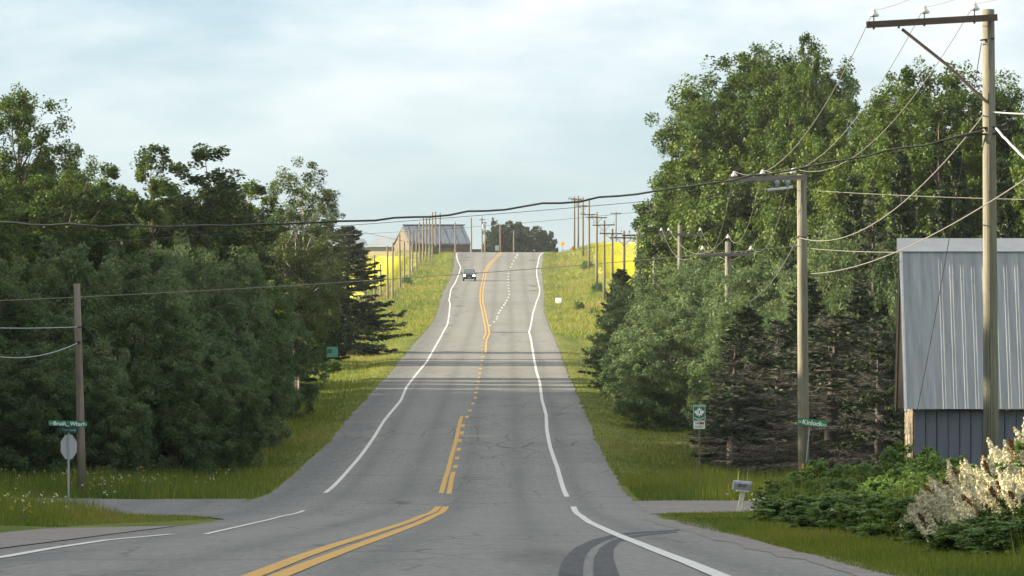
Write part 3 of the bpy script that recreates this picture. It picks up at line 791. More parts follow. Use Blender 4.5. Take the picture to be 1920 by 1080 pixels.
flowers('pale wildflowers in the right hedge grass', 420, 62, 128, lambda d: PRx(d) + 1.6, lambda d: PRx(d) + 5, .12, .5, [.1, .3, .55, .9], 62)
flowers('white wildflowers beyond the left side road', 260, 150, 170, lambda d: d * 0 - 9, lambda d: d * 0 - 19, .25, .6, [.1, .2, .55], 63)

ROUND = [(.22, .35), (.35, .85), (.5, 1), (.68, .95), (.84, .7), (1, .22)]
BROAD = [(.10, .6), (.22, .92), (.42, 1), (.64, .96), (.80, .82), (.91, .62), (.98, .34)]
TALL = [(.22, .45), (.40, .8), (.6, 1), (.75, .92), (.9, .68), (.98, .3)]
SHRUB = [(.02, .75), (.2, 1), (.5, .98), (.75, .8), (.92, .45), (1, .15)]
PROTO = {
    'poplar': [broadleaf(101, 15, 3.9, BROAD, 80, 12, 128, (.155, .135), .50, .66, .30, M['leaf_poplar'], M['bark']),
               broadleaf(102, 15, 3.4, BROAD, 72, 12, 128, (.155, .135), .48, .62, .28, M['leaf_poplar'], M['bark'])],
    'aspen': [broadleaf(111, 13, 1.15, TALL, 40, 6, 80, (.16, .14), .34, .26, .14, M['leaf_poplar'], M['bark']),
              broadleaf(112, 13, 1.7, TALL, 52, 7, 90, (.17, .15), .38, .36, .16, M['leaf_poplar'], M['bark'])],
    'willow': [broadleaf(121, 8, 2.8, SHRUB, 56, 13, 105, (.20, .065), .40, .58, .14, M['leaf_willow'], M['bark'], stems=6, flat=.9),
               broadleaf(122, 8, 2.5, SHRUB, 50, 13, 105, (.20, .065), .40, .56, .14, M['leaf_willow'], M['bark'], stems=5, flat=.9),
               broadleaf(123, 8, 2.9, SHRUB, 56, 13, 105, (.20, .065), .42, .60, .14, M['leaf_willow'], M['bark'], stems=6, flat=.9)],
    'birch': [broadleaf(131, 12, 2.2, [(.12, .45), (.25, .85), (.45, 1), (.62, .85), (.74, .55), (.85, .72), (1, .35)], 60, 10, 95, (.12, .10), .38, .44, .13, M['leaf_birch'], M['birch_bark'], stems=3, spread=.8)],
    'spruce': [spruce(141, 9, 2.9, dens=1.9), spruce(142, 10, 2.4, dens=1.9)],
    'dead': [spruce(151, 8, 2.9, dead=.42, dens=1.35, bare_to=.26), spruce(152, 8.5, 2.6, dead=.66, dens=1.3, bare_to=.40), spruce(153, 11, 2.2, dead=.45, bare_to=.40, dens=1.2)],
    'shrub': [broadleaf(161, 1.5, .9, SHRUB, 46, 11, 60, (.085, .05), .11, .14, .03, M['leaf_shrub'], M['bark'], stems=6),
              broadleaf(162, 1.5, 1.0, SHRUB, 48, 11, 60, (.080, .045), .11, .15, .03, M['leaf_shrub'], M['bark'], stems=7)],
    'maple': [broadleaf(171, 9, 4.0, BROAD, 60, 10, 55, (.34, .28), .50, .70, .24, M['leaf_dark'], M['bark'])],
}
def plant(name, kind, v, X, d, top=None, hw=None, H=None, R0=None, label='', cat='tree', group=None, rz=None, seed=0, sink=0.0):
    """top: pixel row of the crown's tip; hw: half width of the crown in pixels of the 1920 frame"""
    pr = PROTO[kind][v]; z0 = float(gz(X, d)) - sink
    h = H if H else py2z(top, d) - z0
    sz = h / pr[2]
    me = pr[1] if pr[1] else pr[3]
    if not hasattr(plant, 'R'): plant.R = {}
    key = me.name
    if key not in plant.R:
        co = np.empty(len(me.vertices) * 3, np.float32); me.vertices.foreach_get('co', co); co = co.reshape(-1, 3)
        plant.R[key] = (float(np.quantile(np.abs(co[:, 0]), .985)), float(np.quantile(co[:, 2], .9995)))
    sz = h / plant.R[key][1]
    sx = (hw / F * d / plant.R[key][0]) if hw else sz
    o = empty(name, (X, d, z0), label, cat, group, rz if rz is not None else (seed * 2.399) % 6.283)
    o.scale = (sx, sx, sz)
    link('trunk', pr[0], o)
    if pr[1]: link('crown', pr[1], o)
    if len(pr) > 3: link('dead_branches', pr[3], o)
    return o
def P_(name, kind, v, px, d, top, hw, label, seed, cat='tree', group=None, sink=0):
    return plant(name, kind, v, px2x(px, d), d, top=top, hw=hw, label=label, cat=cat, group=group, seed=seed, sink=sink)

LG = 'trees of the left woodland edge'; RG = 'trees of the right woodland edge'
# left: tall trees at the back
P_('poplar_tree', 'poplar', 0, 35, 225, 168, 125, 'tallest dark poplar at the far left of the left woodland', 1, group=LG)
P_('poplar_tree', 'poplar', 1, 120, 212, 300, 105, 'green poplar standing in front of the tallest left poplar', 2, group=LG)
P_('poplar_tree', 'poplar', 0, -40, 205, 330, 110, 'poplar cut off by the left edge of the view', 3, group=LG)
P_('aspen_tree', 'aspen', 1, 190, 218, 308, 66, 'small aspen right of the tallest left poplar', 4, group=LG)
P_('aspen_tree', 'aspen', 0, 284, 220, 272, 46, 'thin gappy aspen with pale limbs against the sky', 5, group=LG)
P_('aspen_tree', 'aspen', 1, 390, 225, 274, 84, 'round topped aspen right of the thin gappy one', 6, group=LG)
P_('aspen_tree', 'aspen', 1, 462, 232, 340, 70, 'lower aspen between the round topped aspen and the birch', 7, group=LG)
P_('aspen_tree', 'aspen', 1, 335, 240, 345, 90, 'low leafy aspen filling the gap behind the willows', 8, group=LG)
P_('birch_tree', 'birch', 0, 560, 272, 300, 72, 'white trunked birch above the roadside with open crown', 9, group=LG)
P_('birch_tree', 'birch', 0, 605, 335, 362, 44, 'slender birch right of the tall white trunked birch', 10, group=LG)
P_('poplar_tree', 'poplar', 1, 540, 340, 430, 75, 'dense green poplar behind the birches', 11, group=LG)
# left: willow thicket in front
for i, (px, d, top, hw, v, lab) in enumerate([
    (10, 176, 470, 125, 0, 'grey green willow bush at the left edge of the view'),
    (135, 182, 452, 120, 1, 'willow bush behind the bare pole by the stop sign'),
    (255, 178, 470, 120, 2, 'willow bush right of the bare pole'),
    (365, 192, 448, 115, 0, 'tall willow bush in the middle of the left thicket'),
    (440, 205, 470, 105, 1, 'willow bush left of the birch trunks'),
    (330, 176, 600, 95, 1, 'lower willow bush bulging towards the left verge'),
    (185, 170, 640, 90, 0, 'low willow bush right behind the street name signs'),
    (60, 169, 650, 95, 2, 'low willow bush left of the stop sign'),
    (505, 240, 520, 75, 2, 'willow bush at the foot of the birch'),
    (425, 184, 660, 70, 0, 'low willow bush nearest the left verge')]):
    P_('willow_bush', 'willow', v, px, d, top, hw, lab, 20 + i, 'bush', 'willows of the left thicket')
P_('spruce_tree', 'spruce', 0, 652, 372, 425, 92, 'dark spruce leaning over the verge at the right end of the left woodland', 40, group=LG)
P_('spruce_tree', 'spruce', 1, 610, 352, 412, 52, 'dark spruce behind the teal sign', 41, group=LG)
P_('spruce_tree', 'spruce', 0, 565, 345, 470, 66, 'dark spruce left of the teal sign, behind the birch trunks', 42, group=LG)
P_('spruce_tree', 'spruce', 1, 520, 285, 500, 75, 'dark spruce between the birch trunks and the willows', 43, group=LG)

# right: tall trees
for i, (kind, v, px, d, top, hw, lab) in enumerate([
    ('poplar', 0, 1425, 300, 88, 150, 'biggest poplar of the right woodland, left of the tall pole'),
    ('poplar', 1, 1325, 312, 165, 108, 'poplar at the left shoulder of the biggest poplar'),
    ('poplar', 1, 1293, 362, 318, 92, 'low poplar overhanging the right row of crossarm poles'),
    ('poplar', 0, 1535, 290, 110, 110, 'poplar right of the biggest poplar'),
    ('aspen', 0, 1519, 288, 62, 26, 'thin leading shoot of poplar rising above the right woodland'),
    ('poplar', 1, 1630, 262, 155, 110, 'poplar behind the wires left of the tall pole'),
    ('poplar', 0, 1755, 240, 118, 135, 'poplar behind the brace of the tall pole'),
    ('poplar', 1, 1895, 240, 150, 120, 'poplar at the right edge behind the tall pole'),
    ('poplar', 0, 1990, 200, 130, 110, 'poplar just past the right edge of the view'),
    ('poplar', 0, 1400, 320, 300, 140, 'low poplar filling the middle of the right woodland'),
    ('poplar', 1, 1482, 296, 95, 120, 'poplar tucked against the right side of the biggest poplar'),
    ('poplar', 1, 1372, 305, 112, 112, 'poplar tucked against the left side of the biggest poplar'),
    ('poplar', 0, 1690, 250, 165, 110, 'poplar between the wires left of the brace of the tall pole'),
    ('poplar', 1, 1825, 242, 140, 110, 'poplar just left of the tall pole behind it')]):
    P_('poplar_tree' if kind == 'poplar' else 'aspen_tree', kind, v, px, d, top, hw, lab, 60 + i, group=RG)
for i, (v, px, d, top, hw, lab) in enumerate([
    (1, 1690, 192, 285, 70, 'dark spruce in the shade above the barn roof'),
    (0, 1790, 188, 270, 80, 'dark spruce behind the tall pole above the barn'),
    (1, 1600, 195, 330, 62, 'dark spruce right of the second pole'),
    (0, 1880, 185, 300, 80, 'dark spruce at the right edge above the barn')]):
    P_('spruce_tree', 'spruce', v, px, d, top, hw, lab, 80 + i, group=RG)
for i, (v, px, d, top, hw, lab) in enumerate([
    (0, 1245, 252, 502, 105, 'rounded willow bush at the left end of the right thicket'),
    (2, 1330, 240, 486, 115, 'willow bush under the crossarm poles of the right thicket'),
    (1, 1425, 208, 482, 110, 'willow bush left of the second pole'),
    (0, 1570, 190, 425, 105, 'willow bush right of the second pole'),
    (1, 1185, 272, 528, 75, 'low willow bush beside the far right verge'),
    (2, 1270, 228, 575, 100, 'front willow bush above the route sign'),
    (1, 1390, 202, 560, 95, 'front willow bush between route sign and second pole'),
    (0, 1490, 200, 490, 80, 'willow bush straight behind the second pole'),
    (2, 1375, 232, 500, 90, 'willow bush hiding the foot of the third crossarm pole'),
    (2, 1680, 186, 450, 85, 'willow bush showing over the barn ridge')]):
    P_('willow_bush', 'willow', v, px, d, top, hw, lab, 90 + i, 'bush', 'willows of the right thicket')
P_('spruce_tree', 'spruce', 0, 1165, 285, 505, 62, 'dark spruce poking out at the left tip of the right thicket', 99, group=RG)
for i, (v, px, d, top, hw, lab) in enumerate([
    (0, 1462, 176, 600, 118, 'half dead grey spruce with dark trunk left of the second pole'),
    (1, 1560, 171, 590, 112, 'dead grey spruce right of the second pole'),
    (0, 1645, 168, 600, 95, 'half dead spruce beside the barn gable'),
    (2, 1375, 186, 640, 80, 'half dead spruce behind the mailbox'),
    (2, 1640, 186, 350, 55, 'tall half dead spruce above the barn corner')]):
    P_('dead_spruce', 'dead', v, px, d, top, hw, lab, 110 + i, 'tree', 'dead spruces beside the barn')
for i, (v, px, d, top, hw, lab) in enumerate([
    (0, 1510, 186, 520, 105, 'dark green spruce rising behind the two dead spruces'),
    (1, 1610, 180, 540, 90, 'dark green spruce between the second pole and the barn'),
    (0, 1400, 192, 575, 95, 'dark green spruce behind the mailbox and the route sign')]):
    P_('spruce_tree', 'spruce', v, px, d, top, hw, lab, 160 + i, group=RG)

# deep woodland behind the edges
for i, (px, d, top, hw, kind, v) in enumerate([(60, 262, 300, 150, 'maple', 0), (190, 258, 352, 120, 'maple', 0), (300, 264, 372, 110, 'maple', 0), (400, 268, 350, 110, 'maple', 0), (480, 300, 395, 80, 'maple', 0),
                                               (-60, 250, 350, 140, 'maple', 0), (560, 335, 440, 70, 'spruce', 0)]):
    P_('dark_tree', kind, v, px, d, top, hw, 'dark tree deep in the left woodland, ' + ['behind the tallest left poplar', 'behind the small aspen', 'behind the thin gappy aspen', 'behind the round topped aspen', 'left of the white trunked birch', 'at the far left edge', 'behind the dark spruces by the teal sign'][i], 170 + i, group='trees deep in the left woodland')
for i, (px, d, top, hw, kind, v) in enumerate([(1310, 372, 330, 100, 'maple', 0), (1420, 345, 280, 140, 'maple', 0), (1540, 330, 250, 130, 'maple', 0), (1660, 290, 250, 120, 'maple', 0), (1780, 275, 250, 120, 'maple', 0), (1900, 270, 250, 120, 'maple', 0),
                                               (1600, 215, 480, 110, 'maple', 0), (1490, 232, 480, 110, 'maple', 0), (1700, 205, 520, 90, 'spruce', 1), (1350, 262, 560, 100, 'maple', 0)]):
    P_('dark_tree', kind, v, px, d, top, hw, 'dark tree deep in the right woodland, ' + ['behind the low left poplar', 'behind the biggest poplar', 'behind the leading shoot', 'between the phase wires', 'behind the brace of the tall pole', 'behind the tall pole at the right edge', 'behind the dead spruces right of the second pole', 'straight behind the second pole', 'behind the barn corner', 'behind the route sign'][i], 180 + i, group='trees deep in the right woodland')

# unseen trees left of the view, rows added to keep sun off the crossroads
r_ = random.Random(8)
k = 0
for X0, dl in ((-26, range(-24, 119, 6)), (-34, range(-21, 119, 6)), (-48, range(112, 200, 5)), (-55, range(110, 200, 6)), (-42, range(118, 152, 5)), (-42.5, range(46, 118, 5)), (-47, range(48, 118, 6)), (-60, range(92, 160, 5)), (-66, range(92, 160, 6))):
    for d in dl:
        H = r_.uniform(12.5, 15.5)
        if 58 < d < 100 and X0 > -40: H = (10.2 if X0 == -26 else 12.2) + r_.uniform(-.6, .5)       # kept low here so the evening sun reaches the hedge and barn
        if X0 in (-42.5, -47): H = 14.6 if X0 == -42.5 else 15.6
        plant('poplar_tree', 'poplar', k % 2, X0 + r_.uniform(-2, 2), d + r_.uniform(-2, 2), H=H, label='unseen poplar left of the crossroads, placed to shade the road', cat='tree', group='trees left of the view', seed=200 + k); k += 1
for off, dl in ((6.5, range(154, 215, 6)), (13, range(158, 215, 7)), (7, range(221, 300, 9)), (14, range(224, 300, 11))):
    for d in dl:
        plant('poplar_tree', 'poplar', k % 2, -.1 * d - off + r_.uniform(-1, 1), d + r_.uniform(-2, 2), H=r_.uniform(11, 13.5), label='unseen poplar left of the crossroads, placed to shade the road', cat='tree', group='trees left of the view', seed=200 + k); k += 1

for X, d, H in ((-39, 124, 15.5), (-38, 127.5, 15), (-40, 137, 15.5), (-39, 142, 15), (-39, 150, 15), (-46, 126, 16.5), (-46, 139, 16.5), (-47, 149.5, 16.5), (-31, 83.5, 12.5), (-37, 237, 14.5), (-42, 239, 15)):  # extra unseen poplars, each set to close a sun gap on the road
    plant('poplar_tree', 'poplar', k % 2, X, d, H=H, label='unseen poplar left of the crossroads, placed to shade the road', cat='tree', group='trees left of the view', seed=200 + k); k += 1

# trees on the crest
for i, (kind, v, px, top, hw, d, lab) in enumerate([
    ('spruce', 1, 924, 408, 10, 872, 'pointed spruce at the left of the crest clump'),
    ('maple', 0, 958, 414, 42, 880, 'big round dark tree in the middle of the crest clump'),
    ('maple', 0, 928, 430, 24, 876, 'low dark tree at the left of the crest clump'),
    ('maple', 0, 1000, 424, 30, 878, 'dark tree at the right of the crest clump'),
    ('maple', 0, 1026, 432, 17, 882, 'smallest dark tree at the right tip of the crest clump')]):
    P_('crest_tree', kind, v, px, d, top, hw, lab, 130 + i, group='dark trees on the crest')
plant('bush', 'shrub', 0, px2x(1085, 540), 540, H=1.0, label='small dark bush on the lit right verge behind the white sign', cat='bush', seed=3)
plant('bush', 'shrub', 1, px2x(1100, 690), 690, H=1.3, label='small bush at the foot of the far crossarm poles', cat='bush', seed=5)
plant('bush', 'shrub', 0, px2x(812, 770), 770, H=1.4, label='small bush in front of the far barn', cat='bush', seed=6)
plant('bush', 'shrub', 1, px2x(762, 640), 640, H=1.1, label='small bush among the bare poles on the left hill', cat='bush', seed=7)
plant('bush', 'shrub', 0, px2x(612, 322), 322, H=.9, hw=26, label='low bright bush at the foot of the teal sign', cat='bush', seed=8)
plant('bush', 'shrub', 1, px2x(1120, 590), 590, H=1.2, label='small bush at the edge of the right canola field', cat='bush', seed=9)

# near right hedge
for i, (px, d, H, hw, v, lab) in enumerate([
    (1555, 118, 1.15, 75, 0, 'round leafy bush below the second pole'),
    (1640, 112, 1.15, 70, 1, 'leafy bush in front of the barn corner'),
    (1705, 106, 1.45, 70, 0, 'leafy bush in front of the barn wall'),
    (1760, 100, 1.25, 75, 1, 'leafy bush left of the cream plumes'),
    (1480, 122, .8, 55, 1, 'low bush right of the mailbox'),
    (1690, 92, .95, 75, 1, 'low bush at the back of the right grass strip'),
    (1830, 82, .8, 90, 0, 'leafy bush below the cream plumes'),
    (1925, 72, .9, 110, 1, 'bright leafy bush at the right edge'),
    (1600, 102, .75, 70, 0, 'low bush between the grass strip and the barn corner'),
    (1790, 92, 1.05, 70, 0, 'dark leafy bush left below the cream plumes'),
    (1498, 96, .50, 70, 1, 'small bush at the road edge of the hedge, right of the mailbox'), (1552, 88, .55, 80, 0, 'small bush at the road edge of the hedge, below the second pole'),
    (1608, 81, .58, 88, 1, 'small bush at the road edge of the hedge, left of the barn corner'), (1668, 75, .60, 95, 0, 'small bush at the road edge of the hedge, below the barn corner'),
    (1738, 69, .62, 105, 1, 'small bush at the road edge of the hedge, below the barn wall'), (1800, 61, .46, 110, 0, 'small bush at the road edge of the hedge, left under the plumes'),
    (1885, 55, .42, 125, 1, 'small bush at the road edge of the hedge, under the plumes'), (1975, 52, .50, 135, 0, 'small bush at the road edge of the hedge, in the lower right corner'),
    (1500, 110, .62, 60, 0, 'low front bush of the hedge right of the mailbox'), (1575, 102, .70, 65, 1, 'low front bush of the hedge below the second pole'),
    (1650, 95, .78, 72, 0, 'front bush of the hedge below the barn corner'), (1735, 87, .85, 80, 1, 'front bush of the hedge below the barn wall'),
    (1800, 79, .75, 80, 0, 'front bush of the hedge left under the cream plumes'), (1890, 72, .7, 95, 1, 'front bush of the hedge under the cream plumes')]):
    plant('leafy_bush', 'shrub', v, px2x(px, d), d, H=H * 1.12, hw=hw * 1.12, label=lab, seed=140 + i, cat='bush', group='bushes of the near right hedge')

# flowering shrub with cream plumes at the right edge
def plume_mesh(seed, m):
    r = np.random.default_rng(seed); n_ = 150
    t = r.uniform(0, 1, n_) ** .8; a = r.uniform(0, 6.283, n_); rad = (.060 * (1 - t) ** .8 + .005) * r.uniform(.3, 1, n_)
    P = np.stack([np.cos(a) * rad, np.sin(a) * rad, t * .21], -1)
    N = np.stack([np.cos(a), np.sin(a), np.full(n_, .5)], -1)
    tint = np.clip(.5 + r.normal(0, .2, n_) - .3 * (rad < .02), 0, 1)
    return leaves('flower_plume', P, N, .028, .021, tint, m, r, .7)
PLUME = [plume_mesh(k, M['plume']) for k in range(3)] + [plume_mesh(9, M['dry_flower'])]
def spirea(px, d, H, hw, v, n_, label, seed, lean, a0=-2.6, a1=.6, zlo=.45):
    o = plant('flowering_shrub', 'shrub', v, px2x(px, d), d, H=H, hw=hw, label=label, seed=seed, cat='shrub', group='cream plumed shrubs of the near right hedge', rz=0.0)
    sc = o.scale.copy(); r = np.random.default_rng(seed)
    co = np.empty(len(PROTO['shrub'][v][1].vertices) * 3, np.float32); PROTO['shrub'][v][1].vertices.foreach_get('co', co); co = co.reshape(-1, 3)[::4]
    # plumes crown the outer, upper surface
    rr = np.hypot(co[:, 0], co[:, 1]); score = co[:, 2] / 1.5 + rr / 1.1 * .6
    cand = np.where((score > np.quantile(score, .72)) & (co[:, 2] > zlo * 1.5 * .7) & (co[:, 1] < .45))[0]
    taken = []
    for k in r.permutation(cand):
        p = co[k] * np.array(sc) * np.array([1.05, 1.1, 1.06])
        if all(np.linalg.norm(p - q) > .075 for q in taken):
            taken.append(p)
            if len(taken) >= n_: break
    for i, p in enumerate(taken):
        dry = r.uniform() < .10
        w = link('flower_plume', PLUME[3] if dry else PLUME[r.integers(3)], o)
        w.matrix_parent_inverse = Matrix.Diagonal((1 / sc[0], 1 / sc[1], 1 / sc[2], 1))
        dirn = Vector((p[0] * .35 + lean + r.normal(0, .2), p[1] * .4 - .25 + r.normal(0, .2), 1.0)).normalized()
        w.rotation_mode = 'QUATERNION'; w.rotation_quaternion = dirn.to_track_quat('Z', 'Y')
        k = r.uniform(.95, 1.5)
        w.location = p; w.scale = (k, k, k)
    return o
spirea(1935, 66, 1.22, 128, 0, 150, 'tallest shrub with cream flower plumes at the right edge', 301, -.35)
spirea(1868, 67, .92, 110, 1, 150, 'shrub with cream flower plumes below the tall pole', 302, -.45)
spirea(1822, 66, .66, 92, 0, 110, 'lowest shrub with cream flower plumes left of the others', 303, -.55)
spirea(1995, 62, 1.45, 130, 1, 70, 'shrub with cream flower plumes running out of the right edge', 304, -.3)
spirea(1856, 60.5, .64, 118, 1, 120, 'low shrub with cream flower plumes at the front of the flowering group', 305, -.5)
spirea(1935, 58.5, .82, 120, 0, 120, 'front shrub with cream flower plumes in the lower right corner', 306, -.4)
for px, py, k in ((1712, 952, 0), (1734, 958, 1)):
    d = 84; w = link('flower_plume', PLUME[k]); w.location = (px2x(px, d), d, py2z(py + 14, d) ); w.scale = (.8, .8, .95)
    w.rotation_euler = (0, -.3, 0)
    tag(w, ['upright lone cream flower plume in the hedge below the barn wall', 'lower lone cream flower plume right of the upright one'][k], 'flower', 'lone cream plumes in the hedge')

# ------------------------------------------------------------------ barn on the right
def barn():
    x0, x1 = 9.5, 18.3; de, dr_, db = 121.2, 122.7, 124.2
    zrid, zev = py2z(452, dr_), py2z(767, de)
    zg = float(gz(11, 122)) - .4
    b = empty('barn', (x0, de, zg), 'weathered barn with steep corrugated metal roof and grey blue board wall', 'barn')
    Z = lambda z: z - zg
    metal = plain('galvanised roofing', (.36, .385, .41), .7, .1, scale=(5, .45, .45), c2=(.20, .222, .245), bump=.1)
    board = plain('grey blue boards', (.135, .155, .20), .85, scale=(14, 14, .9), c2=(.085, .10, .135), bump=.3)
    shing = foliage('weathered shingle', [(0, (.08, .068, .048)), (.5, (.16, .14, .10)), (1, (.27, .235, .17))], trans=0, rough=.9, objvar=0)
    darkw = plain('dark barge board', (.045, .028, .02), .9, scale=(8, 8, 1.5), bump=.3)
    cap = plain('ridge flashing', (.46, .48, .50), .45, .3, scale=(1.5, 4, 4), c2=(.36, .38, .41))
    slope = math.hypot(dr_ - de, zrid - zev)
    # roof sheets: one trapezoid rib every 0.26 m
    def sheet(w):
        prof = []; pitch = .262; k = int(round(w / pitch))
        for i in range(k):
            a = i * pitch
            prof += [(a, 0), (a + .150, 0), (a + .165, .006), (a + .18, 0), (a + .205, 0), (a + .228, .007), (a + .246, .007)]
        prof.append((k * pitch + .004, .002))
        n_ = len(prof); m = MB(); ny = 2
        v = [(x, 0, h) for x, h in prof] + [(x, slope, h) for x, h in prof]
        m.add(v, [(i, i + 1, n_ + i + 1, n_ + i) for i in range(n_ - 1)])
        me = m.mesh('roof_sheet', metal); return me, k * pitch
    me, w = sheet(.786)
    me2 = me
    ang = math.atan2(zrid - zev, dr_ - de)
    k = 0; x = 0.0
    while x < x1 - x0 - .1:
        o = link('roof_sheet', me, b); o.location = (x, 0, Z(zev) + (.002 if k % 2 else 0)); o.rotation_euler = (ang, 0, 0)
        o2 = link('roof_sheet', me, b); o2.location = (x + w, db - de, Z(zev)); o2.rotation_euler = (ang, 0, math.pi)
        x += w; k += 1
    L = x
    # ridge cap: two wings
    m = MB(); run = .33
    c, s_ = math.cos(ang), math.sin(ang)
    ry = dr_ - de; rz = Z(zrid)
    m.add([(-.05, ry, rz + .07), (L + .05, ry, rz + .07), (L + .05, ry - run * c - .03, rz + .055 - run * s_), (-.05, ry - run * c - .03, rz + .055 - run * s_),
           (L + .05, ry + run * c + .03, rz + .055 - run * s_), (-.05, ry + run * c + .03, rz + .055 - run * s_)], [(0, 1, 2, 3), (1, 0, 5, 4)])
    m.obj('ridge_cap', cap, b)
    # walls: vertical boards, gaps between, black sheet painting the dark inside
    bw = .272; xw = .27; i = 0
    r = random.Random(4)
    boards = [MB().box((0, 0, (Z(zev) - .1) / 2 + .02), (bw - g, .03, Z(zev) - .06)).mesh('wall_board', board) for g in (.012, .03, .018)]
    while xw < L - .3:
        o = link('wall_board', boards[(i * 7) % 3], b); o.location = (xw + bw / 2, .30 + r.uniform(-.008, .012), 0); xw += bw; i += 1
    MB().box((L / 2, .36, Z(zev) / 2), (L - .6, .04, Z(zev) - .12)).obj('dark_backing', plain('dark inside', (.02, .02, .022), .9), b)
    MB().box((L / 2, db - de - .35, Z(zev) / 2), (L - .6, .05, Z(zev) - .12)).obj('back_wall', board, b)
    # gable wall with shingles
    gx = .25
    poly_y = [.30, db - de - .30]
    apex = Z(zrid) - .5
    tz = Z(zev) + .30 * math.tan(ang) - .12
    m = MB(); m.add([(gx, poly_y[0], 0), (gx, poly_y[1], 0), (gx, poly_y[1], tz), (gx, ry, apex + .35), (gx, poly_y[0], tz),
                     (gx + .08, poly_y[0], 0), (gx + .08, poly_y[1], 0), (gx + .08, poly_y[1], tz), (gx + .08, ry, apex + .35), (gx + .08, poly_y[0], tz)],
                    [(4, 3, 2, 1, 0), (5, 6, 7, 8, 9), (0, 1, 6, 5), (1, 2, 7, 6), (2, 3, 8, 7), (3, 4, 9, 8), (4, 0, 5, 9)])
    m.obj('gable_wall', plain('gable sheathing', (.10, .085, .065), .9), b)
    rg = np.random.default_rng(3); V = []; T = []
    z = .05; row = 0
    while z < apex + .1:
        f = 1 if z < tz else max(0, (apex + .35 - z) / (apex + .35 - tz))
        ya, yb = ry - (ry - poly_y[0]) * f, ry + (ry - poly_y[0]) * f
        y = ya + (row % 2) * .06
        while y < yb - .05:
            ww = rg.uniform(.09, .17)
            if rg.uniform() > .05:
                zz = z + rg.normal(0, .008); x_lo = gx - rg.uniform(.018, .034); x_hi = gx - .006
                e = min(y + ww - .008, yb)
                V.append([(x_lo, y, zz), (x_lo, e, zz + rg.normal(0, .006)), (x_hi, e, zz + .23), (x_hi, y, zz + .23)]); T.append(np.clip(rg.normal(.5, .24), 0, 1))
            y += ww
        z += .14; row += 1
    V = np.array(V)
    o = link('shingles', mesh_np('shingles', V.reshape(-1, 3), np.arange(len(V) * 4).reshape(-1, 4), [shing], tint=np.repeat(T, 4)), b); o['kind'] = 'stuff'
    # barge boards along the gable edges
    for yy in (0, db - de):
        m = MB(); a = Vector((.03, yy, Z(zev) - .06)); e = Vector((.03, ry, rz - .05)); dirn = (e - a)
        up = Vector((0, -dirn.z, dirn.y)).normalized() * (.05 if yy == 0 else -.05)
        vs = [];
        for xx in (.0, .05):
            for p in (a + up, e + up, e - up, a - up): vs.append(p + Vector((xx, 0, 0)))
        m.add(vs, [(0, 1, 2, 3), (7, 6, 5, 4), (0, 4, 5, 1), (1, 5, 6, 2), (2, 6, 7, 3), (3, 7, 4, 0)])
        m.obj('barge_board', darkw if yy else cap, b)
barn()

# ------------------------------------------------------------------ far barns on the crest
def far_barn():
    d = 852; zg = float(gz(-14, d)) - 1.5
    xa, xb = px2x(722, d), px2x(888, d)
    b = empty('far_barn', (0, 0, 0), 'big old barn with steep blue grey roof and sunlit shingled gable on the crest', 'barn')
    roof = plain('blue grey roofing', (.115, .15, .20), .7, .1, scale=(3, .4, .4), c2=(.07, .092, .125))
    sh = plain('sunlit shingle', (.135, .115, .075), .9, scale=(2, 2, 6), c2=(.08, .066, .042))
    brown = plain('brown barn boards', (.13, .085, .065), .9, scale=(6, 6, .7), c2=(.08, .055, .045))
    ridge = py2z(421, d); eave = py2z(457, d); fl = py2z(463, d)
    yf, yr, yb = d - 1.0, d + 4.5, d + 10
    rl, rr = px2x(753, d), px2x(868, d); el, er = px2x(768, d), px2x(884, d)
    # gable faces left and towards the road
    gl = px2x(737, d)
    m = MB(); m.add([(rl + .2, yr, ridge), (rr, yr, ridge), (er, yf, eave), (el, yf, eave)], [(0, 1, 2, 3)])
    m.add([(rl + .2, yr, ridge - .25), (rr, yr, ridge - .25), (er, yf, eave - .25), (el, yf, eave - .25)], [(3, 2, 1, 0)])
    m.f += [[0, 3, 7, 4], [3, 2, 6, 7], [2, 1, 5, 6]]
    m.obj('roof', roof, b)
    m = MB(); m.add([(rl + .2, yr, ridge), (rr, yr, ridge), (rr - 2, yb, eave), (gl - .3, yb, eave)], [(3, 2, 1, 0)])
    m.obj('roof', roof, b)
    m = MB(); m.add([(rl + .1, yr - .1, ridge - .25), (el - .1, yf + .3, eave - .1), (el - .1, yf + .3, zg), (gl, yb - .3, zg), (gl, yb - .3, eave - .1)], [(0, 1, 2, 3, 4)])
    m.obj('gable_wall', sh, b)
    m = MB(); m.box(((el + er) / 2, yf + .5, (eave + zg) / 2 - .1), (er - el - .4, .2, eave - zg)); m.obj('wall', brown, b)
    m = MB(); m.box(((rl + rr) / 2 + .2, yr, ridge + .06), (rr - rl + .3, .4, .2)); m.obj('ridge_cap', plain('dark ridge', (.06, .06, .07), .8), b)
    for k in range(7):
        x = rl + (rr - rl) * (k + .5) / 7; t = .02
        m = MB(); m.tube([(x, yr - .05, ridge + .02), (x + (er - rr) * .95, yf, eave + .04)], .035, 4); m.obj('roof_seam', roof, b)
    m = MB(); m.box((er + 1.2, yf + 2.2, (eave + zg) / 2 - .6), (3.2, 3, eave - zg - .6), taper=.7); m.obj('lean_to', brown, b)
far_barn()
